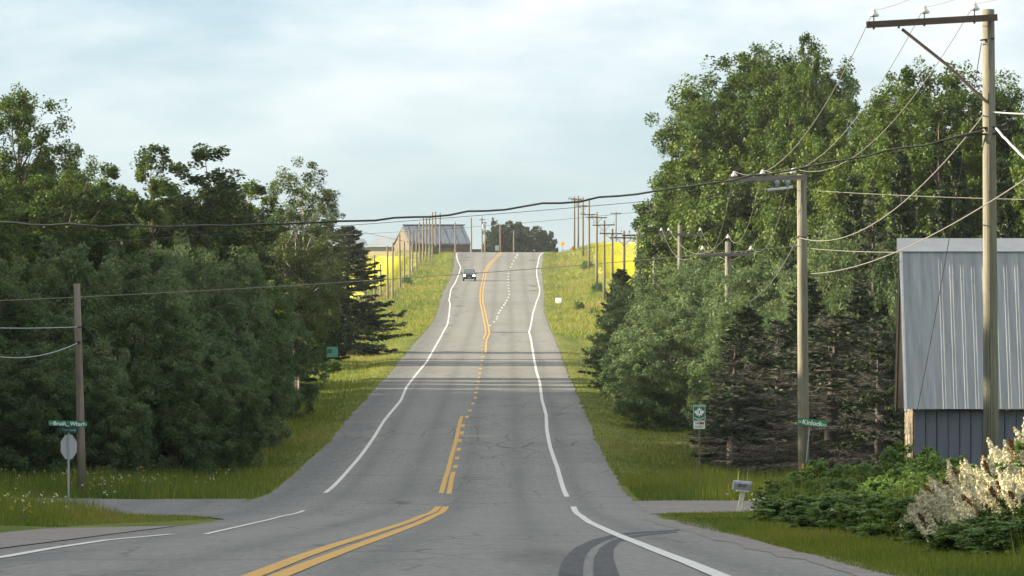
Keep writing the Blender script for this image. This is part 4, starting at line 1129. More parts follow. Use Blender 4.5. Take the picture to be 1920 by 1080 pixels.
def shed(name, label, pxa, pxb, ra, rb, yt, ye, d, m):
    b = empty(name, (0, 0, 0), label, 'barn', 'low barns left of the big barn')
    zg = float(gz(px2x(pxa, d), d)) - 1.5
    x0, x1, r0, r1 = [px2x(v, d) for v in (pxa, pxb, ra, rb)]
    zt, ze = py2z(yt, d), py2z(ye, d)
    q = MB(); q.add([(x0, d, ze), (x1, d, ze), (r1, d + 5, zt), (r0, d + 5, zt), (x0, d + 10, ze), (x1, d + 10, ze)], [(0, 1, 2, 3), (3, 2, 5, 4)])
    q.obj('roof', m, b)
    q = MB(); q.box(((x0 + x1) / 2, d + 5, (zg + ze) / 2 - .05), (x1 - x0 - .3, 9.4, ze - zg - .1)); q.obj('wall', plain('shed boards', (.30, .30, .29), .8), b)
shed('low_barn', 'long low barn with pale grey metal roof left of the big barn', 684, 752, 706, 748, 440, 463, 862, plain('pale roofing', (.34, .38, .40), .5, .2, c2=(.28, .32, .34), scale=(.6, .6, .6)))
shed('low_barn', 'low barn with blue grey roof behind the left spruces', 630, 690, 640, 682, 446, 464, 872, plain('slate roofing', (.20, .24, .29), .55, .2, c2=(.15, .18, .22), scale=(.6, .6, .6)))

# ------------------------------------------------------------------ utility poles
def shaft(parent, X, d, ztop, r0, r1, m, lean=(0, 0), zb=None):
    zb = (float(gz(X, d)) if zb is None else zb)
    h = ztop - zb
    me = MB().tube([(0, 0, -.4), (lean[0] * .3, 0, h * .3), (lean[0] * .65, 0, h * .65), (lean[0], 0, h)], [r0, r0 * .7 + r1 * .3, r0 * .35 + r1 * .65, r1], 14)
    return me.obj('pole_shaft', m, parent, smooth=True)
def insulator_mesh(k=1.0):
    a = MB().lathe((0, 0, 0), [(.012, -.16), (.012, .0)], 6); b_ = MB().lathe((0, 0, 0), [(.05*k, 0), (.085*k, .01), (.09*k, .05), (.06*k, .075), (.055*k, .10), (.03*k, .11), (.045*k, .13), (.03*k, .16)], 12)
    return a.mesh('pin', M['iron']), b_.mesh('insulator', M['porcelain'], True)
PIN, INS = insulator_mesh()
_, INS2 = insulator_mesh(1.15)
INS_DIM = INS.copy(); INS_DIM.materials.clear(); INS_DIM.materials.append(M['arm_grey'])
def insulator(parent, loc, me=INS):
    o = link('insulator', me, parent); o.location = loc
    p = link('pin', PIN, o); return o

# tall near pole on the right
D1 = 99.0; X1 = px2x(1859, D1); zt = py2z(17, D1); zb1 = float(gz(X1, D1))
p1 = empty('utility_pole', (X1, D1, zb1), 'tall near utility pole in front of the barn with side crossarm and three insulators', 'utility pole', 'utility poles along the right side')
shaft(p1, X1, D1, zt, .160, .118, M['pole'], lean=(-.05, 0))
def loc1(px, py, d=D1): return (px2x(px, d) - X1, d - D1, py2z(py, d) - zb1)
a, e = Vector(loc1(1625, 46, D1 - .22)), Vector(loc1(1871, 32, D1 - .22))
mid = (a + e) / 2; ang = math.atan2(e.z - a.z, e.x - a.x)
MB().box(mid, ((e - a).length, .11, .125), Matrix.Rotation(-ang, 3, 'Y')).obj('crossarm', M['arm'], p1)
MB().tube([loc1(1692, 54, D1 - .16), loc1(1775, 120, D1 - .16), loc1(1852, 192, D1 - .14)], .034, 6).obj('brace', M['arm'], p1)
for px, py in ((1639, 33), (1734, 27), (1828, 21)): insulator(p1, Vector(loc1(px, py, D1 - .22)) + Vector((0, 0, .02)), INS2)
for px, py in ((1639, 52), (1686, 50), (1734, 46), (1828, 41)): MB().box(loc1(px, py, D1 - .22), (.03, .14, .05)).obj('bolt', M['iron'], p1)
MB().tube([loc1(1839, 75, D1 - .1), loc1(1866, 71, D1 - .1)], .018, 6).obj('through_bolt', M['iron'], p1)
for py in (240, 252): MB().tube([loc1(1832, py, D1 - .1), loc1(1872, py - 2, D1 - .1)], .022, 6).obj('cable_clamp', M['iron'], p1)
MB().tube([loc1(1872, 238, D1 - .1), loc1(1888, 232, D1 - .2), loc1(1890, 243, D1 - .2), loc1(1868, 246, D1 - .1)], .022, 6).obj('cable_splice', M['wire_black'], p1)
MB().box(loc1(1815, 254, D1 - .1), (.22, .05, .04)).obj('splice_case', M['iron'], p1)

MB().tube([(-.03, -.15, .2), (-.05, -.14, 4.5), (-.06, -.13, zt - zb1 - .6)], .007, 4).obj('ground_wire', M['iron'], p1)
for q in range(9): MB().box((-.04 - .001 * q, -.155 + .0025 * q, .8 + q * .95), (.035, .012, .012)).obj('staple', M['iron'], p1)
# second pole
D2 = 158.0; X2 = px2x(1507, D2); zb2 = float(gz(X2, D2)); zt2 = py2z(327, D2)
p2 = empty('utility_pole', (X2, D2, zb2), 'second utility pole, with green street name blade and hanging insulators', 'utility pole', 'utility poles along the right side')
shaft(p2, X2, D2, zt2, .185, .145, M['pole'], lean=(-.06, 0))
def loc2(px, py, d=D2): return (px2x(px, d) - X2, d - D2, py2z(py, d) - zb2)
a, e = Vector(loc2(1368, 337, D2 - .25)), Vector(loc2(1514, 332, D2 - .25)); mid = (a + e) / 2
MB().box(mid, ((e - a).length, .12, .14), Matrix.Rotation(-math.atan2(e.z - a.z, e.x - a.x), 3, 'Y')).obj('crossarm', M['arm_grey'], p2)
for px, py in ((1377, 331), (1430, 328), (1487, 325)): insulator(p2, Vector(loc2(px, py, D2 - .25)), INS2)
for px in (1457, 1477):
    MB().lathe(loc2(px, 352, D2 - .25), [(.05, .0), (.055, .12), (.09, .14), (.075, .22), (.05, .26)], 10).obj('hanging_insulator', M['glass_blue'], p2, True)
MB().tube([loc2(1440, 356, D2 - .25), loc2(1470, 353, D2 - .25), loc2(1487, 350, D2 - .25)], .045, 8).obj('tension_insulator', M['porcelain'], p2, True)
MB().tube([loc2(1495, 445, D2 - .2), loc2(1512, 445, D2 - .2)], .03, 6).obj('wire_bracket', M['iron'], p2)
MB().box(loc2(1505, 874, D2 - .205), (.07, .02, .16)).obj('yellow_tag', M['sign_yellow'], p2)
MB().box(loc2(1515, 828, D2 - .20), (.03, .03, 1.3), Matrix.Rotation(.10, 3, 'Y')).obj('sign_bracket', M['steel'], p2)

# the row that follows, with crossarms
def dist_of(px):
    r = 558.0 / (px - 950); return 158 * r * (1 + .2 * min(max((r - 1) / 2.6, 0), 1))
rowpoles = [  # px, top row, arm row, arm from, arm to
    (1365, 453, 478, 1312, 1413, 'third crossarm pole, sunk behind the willow bushes'),
    (1275, 422, 440, 1236, 1317, 'fourth crossarm pole, against the low poplar'),
    (1227.5, 431, 446, 1196, 1262, 'fifth crossarm pole, at the left tip of the woodland'),
    (1196, 429, 441, 1167, 1225, 'sixth crossarm pole, with thick dark arm'),
    (1170, 434, 446, 1144, 1198, 'seventh crossarm pole on the right'),
    (1148, 429, 438, 1124, 1167, 'eighth crossarm pole on the right'),
    (1133, 413, 422, 1111, 1153, 'ninth crossarm pole, its foot behind the dark spruce tip'),
    (1119, 399, 408, 1101, 1138, 'tenth crossarm pole on the right, in front of the canola'),
    (1104.5, 375, 402, 1088, 1121, 'eleventh crossarm pole on the right, standing free on the lit verge'),
    (1093, 370, 386, 1079, 1107, 'twelfth crossarm pole on the right, near the crest'),
    (1084, 367, 375, 1073, 1104, 'thirteenth crossarm pole on the right, at the crest'),
    (1077, 368, 373, 1065, 1094, 'last crossarm pole on the right, behind the orange board')]
ROWTOPS = [[Vector(loc2(px, py, D2 - .25)) + Vector((X2, D2, zb2 + .17)) for px, py in ((1377, 331), (1430, 328), (1487, 325))]]
for i, (px, top, arm, pa, pb, lab) in enumerate(rowpoles):
    d = dist_of(px) if px > 1084 else (785 if px == 1084 else 806)
    X = px2x(px, d); zb = float(gz(X, d)); z = py2z(top, d)
    o = empty('utility_pole', (X, d, zb), lab, 'utility pole', 'utility poles along the right side')
    shaft(o, X, d, z, .17, .12, M['pole'] if i < 4 else M['pole_far'])
    za = py2z(arm, d) - zb; xa, xb = px2x(pa, d) - X, px2x(pb, d) - X
    MB().box(((xa + xb) / 2, -.2, za), (xb - xa, .11, .13), Matrix.Rotation(.02 * (1 if i % 3 else -1), 3, 'Y')).obj('crossarm', M['arm_grey'] if i < 3 else M['arm'], o)
    tops = []
    for q in (xa + .12, (xa * .55 if i else 0.0) , xb - .12):
        zz = za + .07 + .17
        if i < 2 and abs(q) < .3: zz = z - zb + .16
        insulator(o, (q, -.2, zz - .02), INS if i < 2 else INS_DIM); tops.append(Vector((X + q, d - .2, zb + zz + .12)))
    if i > 1:
        MB().tube([(xa * .5, -.15, za - .05), (0, -.13, za - .7)], .025, 4).obj('brace', M['iron'], o)
        MB().tube([(xb * .5, -.15, za - .05), (0, -.13, za - .7)], .025, 4).obj('brace', M['iron'], o)
    ROWTOPS.append(tops)
for px, top, arm, pa, pb, d, lab in ((1155, 397, 400, 1145, 1165, 840, 'thin far pole with short arm standing in the right canola field'),
                                     (1202, 419, 424, 1191, 1208, 835, 'thin far pole behind the low poplar of the right woodland')):
    X = px2x(px, d); zb = float(gz(X, d)) - 1; o = empty('utility_pole', (X, d, zb), lab, 'utility pole', 'thin poles of the far field line')
    shaft(o, X, d, py2z(top, d), .14, .11, M['pole_far'], zb=zb)
    MB().box(((px2x(pa, d) + px2x(pb, d)) / 2 - X, -.15, py2z(arm, d) - zb), (px2x(pb, d) - px2x(pa, d), .1, .12)).obj('crossarm', M['arm'], o)

# bare poles on the left hill
lp = [(685, 489, 0, 545), (702.5, 478, 0, 560), (714, 495, 560, 0), (727, 461, 561, 0), (736, 455, 558, 0), (750, 440, 541, 0), (758, 454, 528, 0), (768, 432, 525, 0),
      (773, 430, 512, 0), (781, 442, 506, 0), (787, 417, 495, 0), (793, 408, 487, 0), (799, 407, 477, 0), (805.5, 405, 0, 742), (811, 398, 0, 762), (817, 397, 0, 772), (825, 399, 0, 782),
      (854, 417, 0, 788), (884, 408, 0, 800), (904, 406, 0, 815), (909.5, 416, 0, 822), (938.5, 422, 0, 830), (963, 432, 0, 840)]
names = ['leftmost bare pole, by the spruce tip', 'bare pole right of the leftmost one', 'short bare pole just above the spruce tip', 'tall bare pole left of the pair in the canola', 'tall bare pole at the foot of the left hill',
         'bare pole in front of the low pale barn', 'short bare pole left of the big barn gable', 'bare pole below the big barn gable', 'bare pole at the right of the gable pair', 'short bare pole below the big barn roof',
         'bare pole at the left of the tight cluster', 'tall bare pole second in the tight cluster', 'tall bare pole third in the tight cluster', 'bare pole in the middle of the tight cluster', 'bare pole near the end of the tight cluster',
         'dark bare pole next to last in the cluster', 'last bare pole of the tight cluster', 'lone bare pole in front of the right end of the barn roof', 'bare pole just right of the far barn',
         'far pole with a grey can left of the crest trees', 'bare pole at the left edge of the crest trees', 'bare pole in front of the crest trees', 'short bare pole at the right of the crest trees']
for (px, top, base, d0), nm in zip(lp, names):
    d = d0 or d_of_y(min(max(base, 474), 1000)); X = px2x(px, d); zb = float(gz(X, d)) - .3; z = py2z(top, d)
    o = MB().tube([(0, 0, 0), (((px * 7.3) % 1.0 - .5) * .12, 0, z - zb)], [.13, .10], 8).obj('wooden_pole', M['pole_far'])
    o.location = (X, d, zb); tag(o, nm, 'pole', 'bare wooden poles on the left hill')
    if px == 904:
        MB().lathe((.2, -.1, z - zb - 1.9), [(.2, 0), (.2, .6), (.12, .65)], 10).obj('transformer', M['steel'], o)
        MB().box((0, -.12, z - zb - .5), (1.0, .1, .1)).obj('crossarm', M['arm'], o)
        MB().box((.3, -.12, z - zb - 1.0), (.9, .1, .1)).obj('crossarm', M['arm'], o)

# lone pole on the left by the stop sign
DL = 155.0; XL = px2x(155, DL); zbl = float(gz(XL, DL))
pl = empty('utility_pole', (XL, DL, zbl), 'short brown pole behind the stop sign on the left, without crossarm', 'utility pole')
shaft(pl, XL, DL, py2z(532, DL), .135, .098, M['pole_brown'], lean=(px2x(149, DL) - px2x(160, DL), 0))
MB().tube([(-.17, -.12, py2z(613, DL) - zbl), (.06, -.12, py2z(613, DL) - zbl)], .02, 6).obj('wire_hook', M['iron'], pl)
MB().box((-.10, -.12, py2z(642, DL) - zbl), (.10, .06, .07)).obj('wire_clamp', M['iron'], pl)

# ------------------------------------------------------------------ wires
def wire(a, b, sag, r, m, label, group=None, n=28, wav=0):
    a, b = Vector(a), Vector(b); pts = []
    rr = random.Random(label)
    for i in range(n + 1):
        t = i / n; p = a.lerp(b, t); p.z -= 4 * sag * t * (1 - t)
        if wav and 0 < i < n: p.z += wav * math.sin(i * 1.7) + rr.gauss(0, wav * .5)
        pts.append(p)
    o = MB().tube(pts, r, 5, cap=False).obj('power_line', m, smooth=True)
    return tag(o, label, 'wire', group)
W3 = lambda px, py, d: (px2x(px, d), d, py2z(py, d))
i1 = [Vector((X1, D1, zb1)) + Vector(loc1(px, py, D1 - .22)) + Vector((0, 0, .15)) for px, py in ((1639, 33), (1734, 27), (1828, 21))]
nm = ['left', 'middle', 'right']
for k in range(3):
    wire(i1[k], ROWTOPS[0][k], 1.15, .008, M['wire'], nm[k] + ' conductor of three sagging from the tall near pole to the second pole', 'conductors from near pole to second pole')
    wire(i1[k], i1[k] + Vector((0, -54, .35)), .9, .008, M['wire'], nm[k] + ' conductor of three leaving the tall near pole out of view', 'conductors leaving the near pole')
    for s_ in range(6):
        wire(ROWTOPS[s_][k], ROWTOPS[s_ + 1][k], 1.1 if s_ < 2 else .8, .008, M['wire'],
             nm[k] + ' conductor between the ' + ['second', 'third', 'fourth', 'fifth', 'sixth', 'seventh'][s_] + ' and ' + ['third', 'fourth', 'fifth', 'sixth', 'seventh', 'eighth'][s_] + ' crossarm pole', 'conductors of the right pole row')
wire(W3(1845, 216, D1 - .15), W3(1498, 445, D2 - .2), .9, .013, M['wire'], 'single neutral wire sagging between near pole and second pole below the conductors')
wire(W3(1845, 245, D1 - .15), W3(-1190, 245, 108), 1.95, .021, M['wire_black'], 'thick black twisted cable crossing the road from the near pole', n=90, wav=.018)
wire(W3(1500, 461, D2 - .15), W3(-700, 585, 158), .35, .012, M['wire'], 'pale thin wire crossing low over the road from the second pole')
wire(W3(1445, 356, D2 - .2), W3(-600, 492, 165), .25, .009, M['wire_black'], 'thin dark wire crossing the road just below the thick black cable')
wire(W3(1240, 393, 236), W3(600, 442, 300), .15, .011, M['wire_black'], 'thin dark wire between the woodlands above the far barn roof')
wire(W3(1230, 440, 330), W3(560, 400, 280), 1.6, .009, M['wire_black'], 'faint sagging wire between the birch and the right woodland')
wire(W3(1862, 210, D1 - .1), W3(2100, 209, D1 - 2), .05, .018, M['wire_white'], 'pale wire running level from the near pole to the right')
wire(W3(1868, 240, D1 - .12), W3(2150, 420, D1 - 6), .35, .027, M['wire_white'], 'pale thick spiral cable falling from the near pole to the right', n=60, wav=.006)
wire(W3(1522, 357, D2 - .1), W3(2150, 376, 140), .08, .008, M['wire'], 'thin wire level from the second pole top to the right')
wire(W3(1521, 513, D2 - .1), W3(2117, 198, 70), .55, .012, M['wire'], 'service wire rising from the second pole across the barn roof')
wire(W3(1520, 466, D2 - .1), W3(1690, 473, 128), .03, .010, M['wire'], 'thin wire from the second pole to the barn ridge')
wire(W3(1841, 80, D1 - .1), W3(1719, 772, 119.8), .25, .008, M['wire_black'], 'thin drop wire from the near pole top down to the barn eave')
wire(W3(1497, 442, D2 - .1), W3(1405, 566, 152), .30, .012, M['wire'], 'slack wire dropping from the second pole into the willow bushes')
wire(W3(146, 613, DL - .12), W3(-400, 575, 150), .25, .014, M['wire_white'], 'upper pale wire from the short brown pole to the left')
wire(W3(146, 643, DL - .12), W3(-160, 600, 150), .75, .014, M['wire_white'], 'lower sagging pale wire from the short brown pole to the left')
wire(W3(158, 612, DL - .1), W3(216, 655, DL + 8), .08, .018, M['wire_black'], 'short dark wire from the short brown pole into the willows')
for k, (px, pxb) in enumerate(((1380, 1354), (1432, 1392), (1487, 1425))):
    pass

# ------------------------------------------------------------------ signs
def text(s, size, m, parent, loc, name='lettering', rot=(math.pi / 2, 0, 0), align='CENTER', bold=.0, sx=1.0, ext=.002):
    c = bpy.data.curves.new('lettering', 'FONT'); c.body = s; c.size = size; c.align_x = align; c.align_y = 'CENTER'; c.extrude = ext; c.offset = bold; c.resolution_u = 3
    t = bpy.data.objects.new('t', c); COL.objects.link(t)
    dg = bpy.context.evaluated_depsgraph_get(); me = bpy.data.meshes.new_from_object(t.evaluated_get(dg))
    bpy.data.objects.remove(t); bpy.data.curves.remove(c)
    me.materials.clear(); me.materials.append(m); me.name = 'lettering'
    o = link(name, me, parent); o.location = loc; o.rotation_euler = rot; o.scale = (sx, 1, 1)
    return o
def plate(w, h, m, parent, loc, name, t=.012, r=.02):
    poly = []
    for cx, cz, a0 in ((w/2-r, h/2-r, 0), (-w/2+r, h/2-r, 90), (-w/2+r, -h/2+r, 180), (w/2-r, -h/2+r, 270)):
        for k in range(4): a = math.radians(a0 + 30 * k); poly.append((cx + r * math.cos(a), cz + r * math.sin(a)))
    o = MB().prism(poly, -t / 2, t / 2).obj(name, m, parent); o.location = loc; return o

# Kinlock road blade on the second pole
dk = D2 - .34
bl = empty('street_sign', W3(1523, 793, dk), 'green street name blade reading Kinlock on the second pole', 'street sign')
bl.rotation_euler = (0, math.radians(6.5), math.radians(-12))
plate(.92, .235, M['green_sign'], bl, (0, 0, 0), 'blade', r=.03)
text('Kinlock', .205, M['sign_white'], bl, (.0, -.009, -.005), bold=.003)
text('CH', .10, M['sign_white'], bl, (-.385, -.009, -.01)); text('RD', .10, M['sign_white'], bl, (.39, -.009, -.03))
MB().tube([(.0, .03, -.02), (-.12, .12, -.05)], .018, 6).obj('bracket', M['steel'], bl)

# Brush Wharf blade + lower blade + back of the stop sign on one post
ds = 148.0
xs_ = px2x(129, ds); zs_ = float(gz(xs_, ds))
st = empty('stop_sign', (xs_, ds, zs_), 'stop sign seen from its bare metal back beside the short brown pole', 'stop sign')
hz = py2z(838, ds) - zs_
MB().box((0, .02, (py2z(800, ds) - zs_) / 2 - .15), (.06, .05, py2z(800, ds) - zs_ + .3)).obj('post', M['steel'], st)
oct_ = [(.385 * math.cos(math.radians(22.5 + 45 * k)), .385 * math.sin(math.radians(22.5 + 45 * k))) for k in range(8)]
o = MB().prism(oct_, -.004, .004).obj('sign_plate', M['sign_back'], st); o.location = (0, .06, hz); o.rotation_euler = (0, 0, math.radians(54))
o2 = MB().prism([(x * .97, z * .97) for x, z in oct_], 0, .003).obj('sign_face', M['sign_red'], st); o2.location = (-.0045, .0645, hz); o2.rotation_euler = (0, 0, math.radians(54))
MB().box((0, .03, hz), (.055, .035, .70), Matrix.Rotation(math.radians(54), 3, 'Z')).obj('stiffener', M['steel'], st)
bs = empty('street_sign', W3(127.5, 794, ds - .12), 'upper green street name blade reading Brush Wharf above the stop sign', 'street sign')
bs.rotation_euler = (0, math.radians(1.8), math.radians(6))
plate(1.13, .165, M['green_sign'], bs, (0, 0, 0), 'blade', r=.02)
text('Brush_ Wharf', .165, M['sign_white'], bs, (.03, -.009, -.008), bold=.0035, sx=.95)
text('CH', .085, M['sign_white'], bs, (-.47, -.009, -.01)); text('RD', .085, M['sign_white'], bs, (.50, -.009, -.012))
bs2 = empty('street_sign', W3(130, 806, ds - .05), 'lower dim green street name blade under the Brush Wharf blade', 'street sign')
bs2.rotation_euler = (0, math.radians(1), math.radians(-32))
plate(.70, .165, plain('dull green sign', (.02, .10, .075), .5), bs2, (0, 0, 0), 'blade', r=.02)
text('Trans Canada', .105, plain('dull lettering', (.42, .50, .50), .5), bs2, (.0, -.009, .0), sx=.85)
MB().tube([(0, .04, -.1), (0, .04, .22)], .02, 6).obj('bracket', M['steel'], bs2)

# Trans-Canada shield and tab
dt = 166.0; xt = px2x(1311, dt); zt_ = float(gz(xt, dt))
tc = empty('route_sign', (xt, dt, zt_), 'green route shield with white maple leaf and number 1 above a white tab', 'road sign')
KS = .86; tc.scale = (KS, KS, KS); cz = (py2z(774, dt) - zt_) / KS
MB().box((0, .03, cz / 2 - .2), (.05, .04, cz + .9)).obj('post', M['pole_far'], tc)
plate(.46, .60, M['sign_white'], tc, (0, 0, cz - .0), 'shield_border', t=.010)
plate(.43, .57, M['green_sign'], tc, (0, -.004, cz), 'shield', t=.010)
leaf = [(0, .25), (.05, .15), (.10, .175), (.085, .06), (.14, .115), (.155, .08), (.215, .09), (.19, .03), (.215, .005), (.11, -.085), (.125, -.125), (.02, -.11), (.012, -.19),
        (-.012, -.19), (-.02, -.11), (-.125, -.125), (-.11, -.085), (-.215, .005), (-.19, .03), (-.215, .09), (-.155, .08), (-.14, .115), (-.085, .06), (-.10, .175), (-.05, .15)]
o = MB().prism([(x * .88, z * .88 + .005) for x, z in leaf], -.003, .003).obj('maple_leaf', M['sign_white'], tc); o.location = (0, -.013, cz)
text('1', .21, M['green_sign'], tc, (0, -.018, cz + .02), bold=.006)
text('TRANSCANADA', .062, M['sign_white'], tc, (0, -.011, cz + .245), bold=.001, sx=.9)
MB().tube([(-.19, -.011, cz - .17), (-.10, -.011, cz - .225), (0, -.011, cz - .245), (.10, -.011, cz - .225), (.19, -.011, cz - .17)], .012, 4).obj('scroll', M['sign_white'], tc)
plate(.44, .29, M['sign_white'], tc, (0, -.002, cz - .465), 'tab')
text('WEST', .115, M['sign_black'], tc, (-.005, -.010, cz - .40), bold=.002); text('OUEST', .115, M['green_sign'], tc, (0, -.010, cz - .53), bold=.002)
MB().box((.10, -.0085, cz - .40), (.17, .002, .085)).obj('red_patch', M['sign_red'], tc)

# teal sign on the left verge
dg_ = 322.0; xg = px2x(623, dg_); zg_ = float(gz(xg, dg_))
tg = empty('teal_sign', (xg, dg_, zg_), 'square teal sign on a pale post at the left verge under the birches', 'road sign')
cz = py2z(660, dg_) - zg_
MB().box((-.28, .03, cz / 2), (.09, .07, cz + .2)).obj('post', M['steel'], tg)
plate(.72, .66, M['teal_sign'], tg, (.0, 0, cz), 'sign_plate', t=.02)
plate(.30, .26, plain('dark panel', (.03, .08, .06), .6), tg, (-.17, -.012, cz + .05), 'dark_patch', t=.006)
mk = MB().tube([(0, 0, -.2), (0, 0, .75)], .05, 8).obj('marker_post', M['white_paint']); mk.location = (px2x(589, 316), 316, float(gz(px2x(589, 316), 316))); tag(mk, 'small white marker post left of the teal sign', 'post')

# small white sign on the lit right verge
dw = 562.0; xw_ = px2x(1047, dw); zw = float(gz(xw_, dw))
ws = empty('road_sign', (xw_, dw, zw), 'small white sign with two dark lines on the lit right verge', 'road sign')
ws.rotation_euler = (0, 0, -.38); cz = py2z(564, dw) - zw
MB().box((0, .03, cz / 2 - .1), (.05, .04, max(cz, .3) + .2)).obj('post', M['steel'], ws)
plate(.68, .64, M['sign_white'], ws, (0, 0, cz), 'sign_plate')
MB().box((0, -.008, cz + .08), (.20, .006, .06)).obj('print_line', M['sign_black'], ws); MB().box((0, -.008, cz - .09), (.40, .006, .06)).obj('print_line', M['sign_black'], ws)
# warning diamond and orange board at the crest
dm = 772.0
for px, py, lab, nm_, w, m, rot in ((1055, 457.5, 'yellow diamond warning sign at the crest right of the road', 'warning_sign', .62, M['sign_yellow'], 45), (1074, 467, 'rust orange board at the foot of the last crossarm pole', 'orange_board', .70, M['sign_orange'], 45)):
    x = px2x(px, dm); zb = float(gz(x, dm)); o = empty(nm_, (x, dm, zb), lab, 'road sign', rz=-.35); cz = py2z(py, dm) - zb
    MB().box((0, .03, cz / 2 - .2), (.07, .05, cz + .4)).obj('post', M['pole_far'], o)
    q = plate(w, w, m, o, (0, 0, cz), 'sign_plate', r=.04); q.rotation_euler = (0, math.radians(rot), 0)
    if nm_ == 'warning_sign':
        MB().tube([(-.10, -.012, cz - .2), (-.02, -.012, cz - .02), (.08, -.012, cz + .06), (.10, -.012, cz + .2)], .035, 6).obj('symbol', M['sign_black'], o)
    else:
        MB().box((0, -.012, cz + .05), (.25, .01, .3)).obj('faded_symbol', plain('rust brown', (.22, .08, .02), .8), o)
        q = plate(.5, .28, m, o, (0, 0, cz - .62), 'lower_tab')
x = px2x(1127.5, 790); o = MB().prism([(-.28, 0), (.28, 0), (.05, .45), (-.05, .45)], -.02, .02).obj('orange_marker', M['sign_orange']); o.location = (x, 790, py2z(463.5, 790)); tag(o, 'tiny orange marker on the far edge of the right canola field', 'marker')
x = px2x(932, 830); o = MB().box((0, 0, 0), (.62, .03, .85)).obj('far_sign', plain('pale far sign', (.45, .55, .52), .5)); o.location = (x, 830, py2z(465, 830)); tag(o, 'small pale sign in front of the crest trees', 'road sign')

# ------------------------------------------------------------------ mailbox
dmb = 128.0; xm = px2x(1390, dmb); zm = float(gz(xm, dmb))
mb = empty('mailbox', (xm, dmb, zm), 'grey mailbox with house number on a leaning white post', 'mailbox')
tz = py2z(922, dmb) - zm
MB().box((0, 0, 0), (.115, .09, tz + .35)).obj('post', M['white_paint'], mb).location = (-.05, 0, tz / 2 - .17)
[c for c in mb.children if c.name.startswith('post')][0].rotation_euler = (0, .20, 0)
tilt = math.radians(5.5)
tray = MB().box((0, 0, 0), (.30, .20, .03)).obj('tray', M['white_paint'], mb); tray.location = (.02, 0, tz + .02); tray.rotation_euler = (0, tilt, math.radians(8))
arch = [(-.09, 0), (.09, 0), (.09, .15)] + [(.09 * math.cos(math.radians(a)), .15 + .09 * math.sin(math.radians(a))) for a in range(15, 180, 15)] + [(-.09, .15)]
bx = MB().prism(arch, -.225, .225).obj('box_body', M['mailbox'], mb); bx.rotation_euler = (0, tilt, math.radians(90 + 8)); bx.location = (-.0, 0, tz + .04)
bx.rotation_euler = (Matrix.Rotation(tilt, 3, 'Y') @ Matrix.Rotation(math.radians(98), 3, 'Z')).to_euler()
dr = MB().prism([(x * 1.05, z * 1.04 - .004) for x, z in arch], -.238, -.226).obj('door', M['mailbox'], mb); dr.rotation_euler = bx.rotation_euler; dr.location = bx.location
tx = text('8747', .115, M['sign_black'], mb, (0, 0, 0), bold=.002)
Rm = Matrix.Rotation(tilt, 3, 'Y') @ Matrix.Rotation(math.radians(8), 3, 'Z')
tx.rotation_euler = (Rm @ Matrix.Rotation(math.pi / 2, 3, 'X')).to_euler(); tx.location = Vector((0, 0, tz + .04)) + Rm @ Vector((.0, -.093, .11))

# ------------------------------------------------------------------ oncoming car
dc = d_of_y(526.5); xc = px2x(880, dc); zc = float(zr(dc)) + .008
car = empty('car', (xc, dc, zc), 'dark compact car driving towards the view with its headlights on', 'car')
car.rotation_euler = (math.atan((zr(dc + 2) - zr(dc - 2)) / 4), 0, 0)
car.scale = (1.0, 1.0, 1.0)
body_m = plain('dark car paint', (.030, .036, .060), .25, .3, var=.2); glass_m = plain('car glass', (.10, .13, .14), .08, var=.2)
import bmesh
def loft(secs, name, m, parent):
    """secs: (y, half width at sill, half width at shoulder, z bottom, z shoulder, z top)"""
    v = []; f = []
    for y, w0, w1, z0, z1, z2 in secs:
        ring = [(w0, z0), (w1, z0 + .10), (w1 * 1.01, z1 * .8 + z0 * .2), (w1 * .97, z1), (w1 * .8, z2), (0, z2 + .02)]
        full = ring + [(-x, z) for x, z in ring[-2::-1]]
        v += [(x, y, z) for x, z in full]
    n_ = 11
    for i in range(len(secs) - 1):
        for k in range(n_ - 1): f.append((i*n_+k, i*n_+k+1, (i+1)*n_+k+1, (i+1)*n_+k))
        f.append((i*n_+n_-1, i*n_, (i+1)*n_, (i+1)*n_+n_-1))
    f.append(tuple(range(n_))); f.append(tuple(range((len(secs)-1)*n_, len(secs)*n_))[::-1])
    return MB().add(v, f).obj(name, m, parent, smooth=False)
loft([(-2.05, .55, .66, .34, .62, .70), (-1.95, .70, .80, .26, .74, .84), (-1.5, .80, .88, .24, .84, .92), (-.95, .82, .89, .24, .92, 1.0), (.6, .83, .90, .24, .96, 1.02), (1.7, .80, .88, .26, .96, 1.02), (2.05, .70, .80, .34, .9, .96)], 'body', body_m, car)
m = MB(); base = [(-.76, -.95, .98), (.76, -.95, .98), (.76, 1.9, 1.0), (-.76, 1.9, 1.0)]; top = [(-.58, -.15, 1.50), (.58, -.15, 1.50), (.60, 1.5, 1.50), (-.60, 1.5, 1.50)]
m.add(base + top, [(0, 1, 2, 3), (7, 6, 5, 4), (0, 4, 5, 1), (1, 5, 6, 2), (2, 6, 7, 3), (3, 7, 4, 0)]); m.obj('cabin', body_m, car)
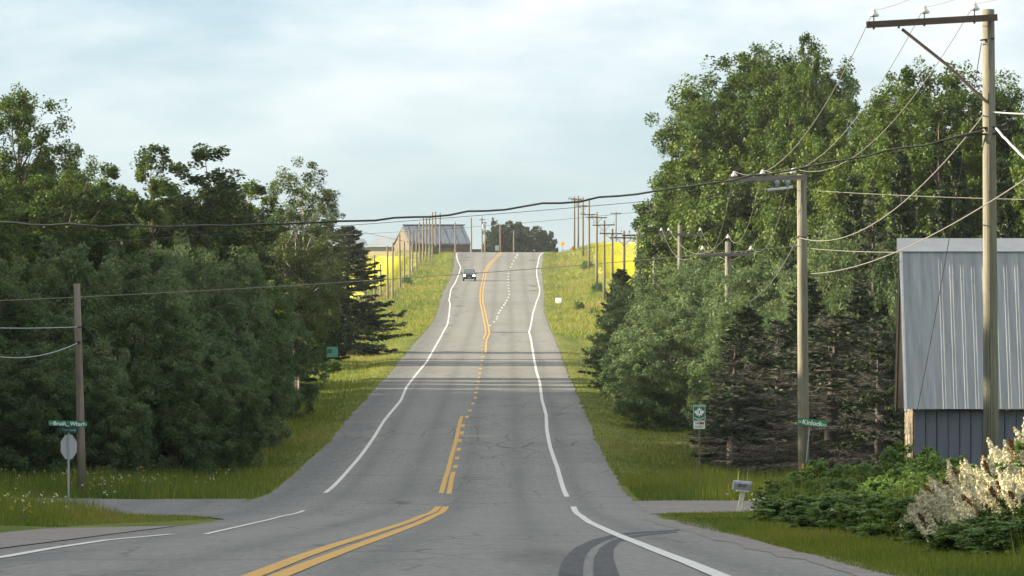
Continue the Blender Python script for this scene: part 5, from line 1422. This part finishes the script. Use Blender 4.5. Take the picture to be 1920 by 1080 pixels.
m = MB(); m.add([(-.68, -.925, 1.03), (.68, -.925, 1.03), (.53, -.225, 1.465), (-.53, -.225, 1.465), (-.68, -.90, 1.03), (.68, -.90, 1.03), (.53, -.20, 1.465), (-.53, -.20, 1.465)], [(0, 1, 2, 3), (7, 6, 5, 4), (0, 4, 5, 1), (1, 5, 6, 2), (2, 6, 7, 3), (3, 7, 4, 0)])
m.obj('windscreen', glass_m, car)
for s_ in (-1, 1):
    m = MB(); m.add([(s_ * .75, -.65, 1.03), (s_ * .76, 1.6, 1.03), (s_ * .635, 1.3, 1.44), (s_ * .625, -.05, 1.44)], [(0, 1, 2, 3) if s_ < 0 else (3, 2, 1, 0)]); o = m.obj('side_window', glass_m, car); o.location.x = s_ * .012
    MB().box((s_ * .96, -.62, 1.04), (.22, .10, .15), taper=.8).obj('mirror', body_m, car)
    hl = MB().lathe((0, 0, 0), [(.0, -.02), (.09, -.01), (.115, .02), (.115, .06)], 12).obj('headlight', plain('headlight glow' + str(s_), (1.0, .93, .80), .3, var=.02, emit=14 if s_ < 0 else 9), car)
    hl.rotation_euler = (math.pi / 2, 0, 0); hl.rotation_euler = (math.radians(90), 0, 0); hl.location = (s_ * .60, -2.06, .70)
    hl.scale = (1.05, 1.05, -1)
    for y in (-1.32, 1.32):
        w_ = MB(); w_.lathe((0, 0, 0), [(.20, -.11), (.31, -.11), (.335, -.07), (.335, .07), (.31, .11), (.20, .11)], 18); wo = w_.obj('wheel', M['rubber'], car, True)
        wo.rotation_euler = (0, math.pi / 2, 0); wo.location = (s_ * .76, y, .335)
        MB().lathe((0, 0, 0), [(.0, -.07), (.2, -.09), (.2, .09), (.0, .07)], 12).obj('rim', M['steel'], wo)
MB().box((0, -2.05, .58), (.80, .05, .16)).obj('grille', M['sign_black'], car)
MB().box((0, -2.00, .36), (1.30, .10, .12)).obj('bumper', M['sign_black'], car)
MB().box((0, -2.085, .46), (.32, .02, .11)).obj('number_plate', plain('blue grey plate', (.35, .38, .52), .5), car)
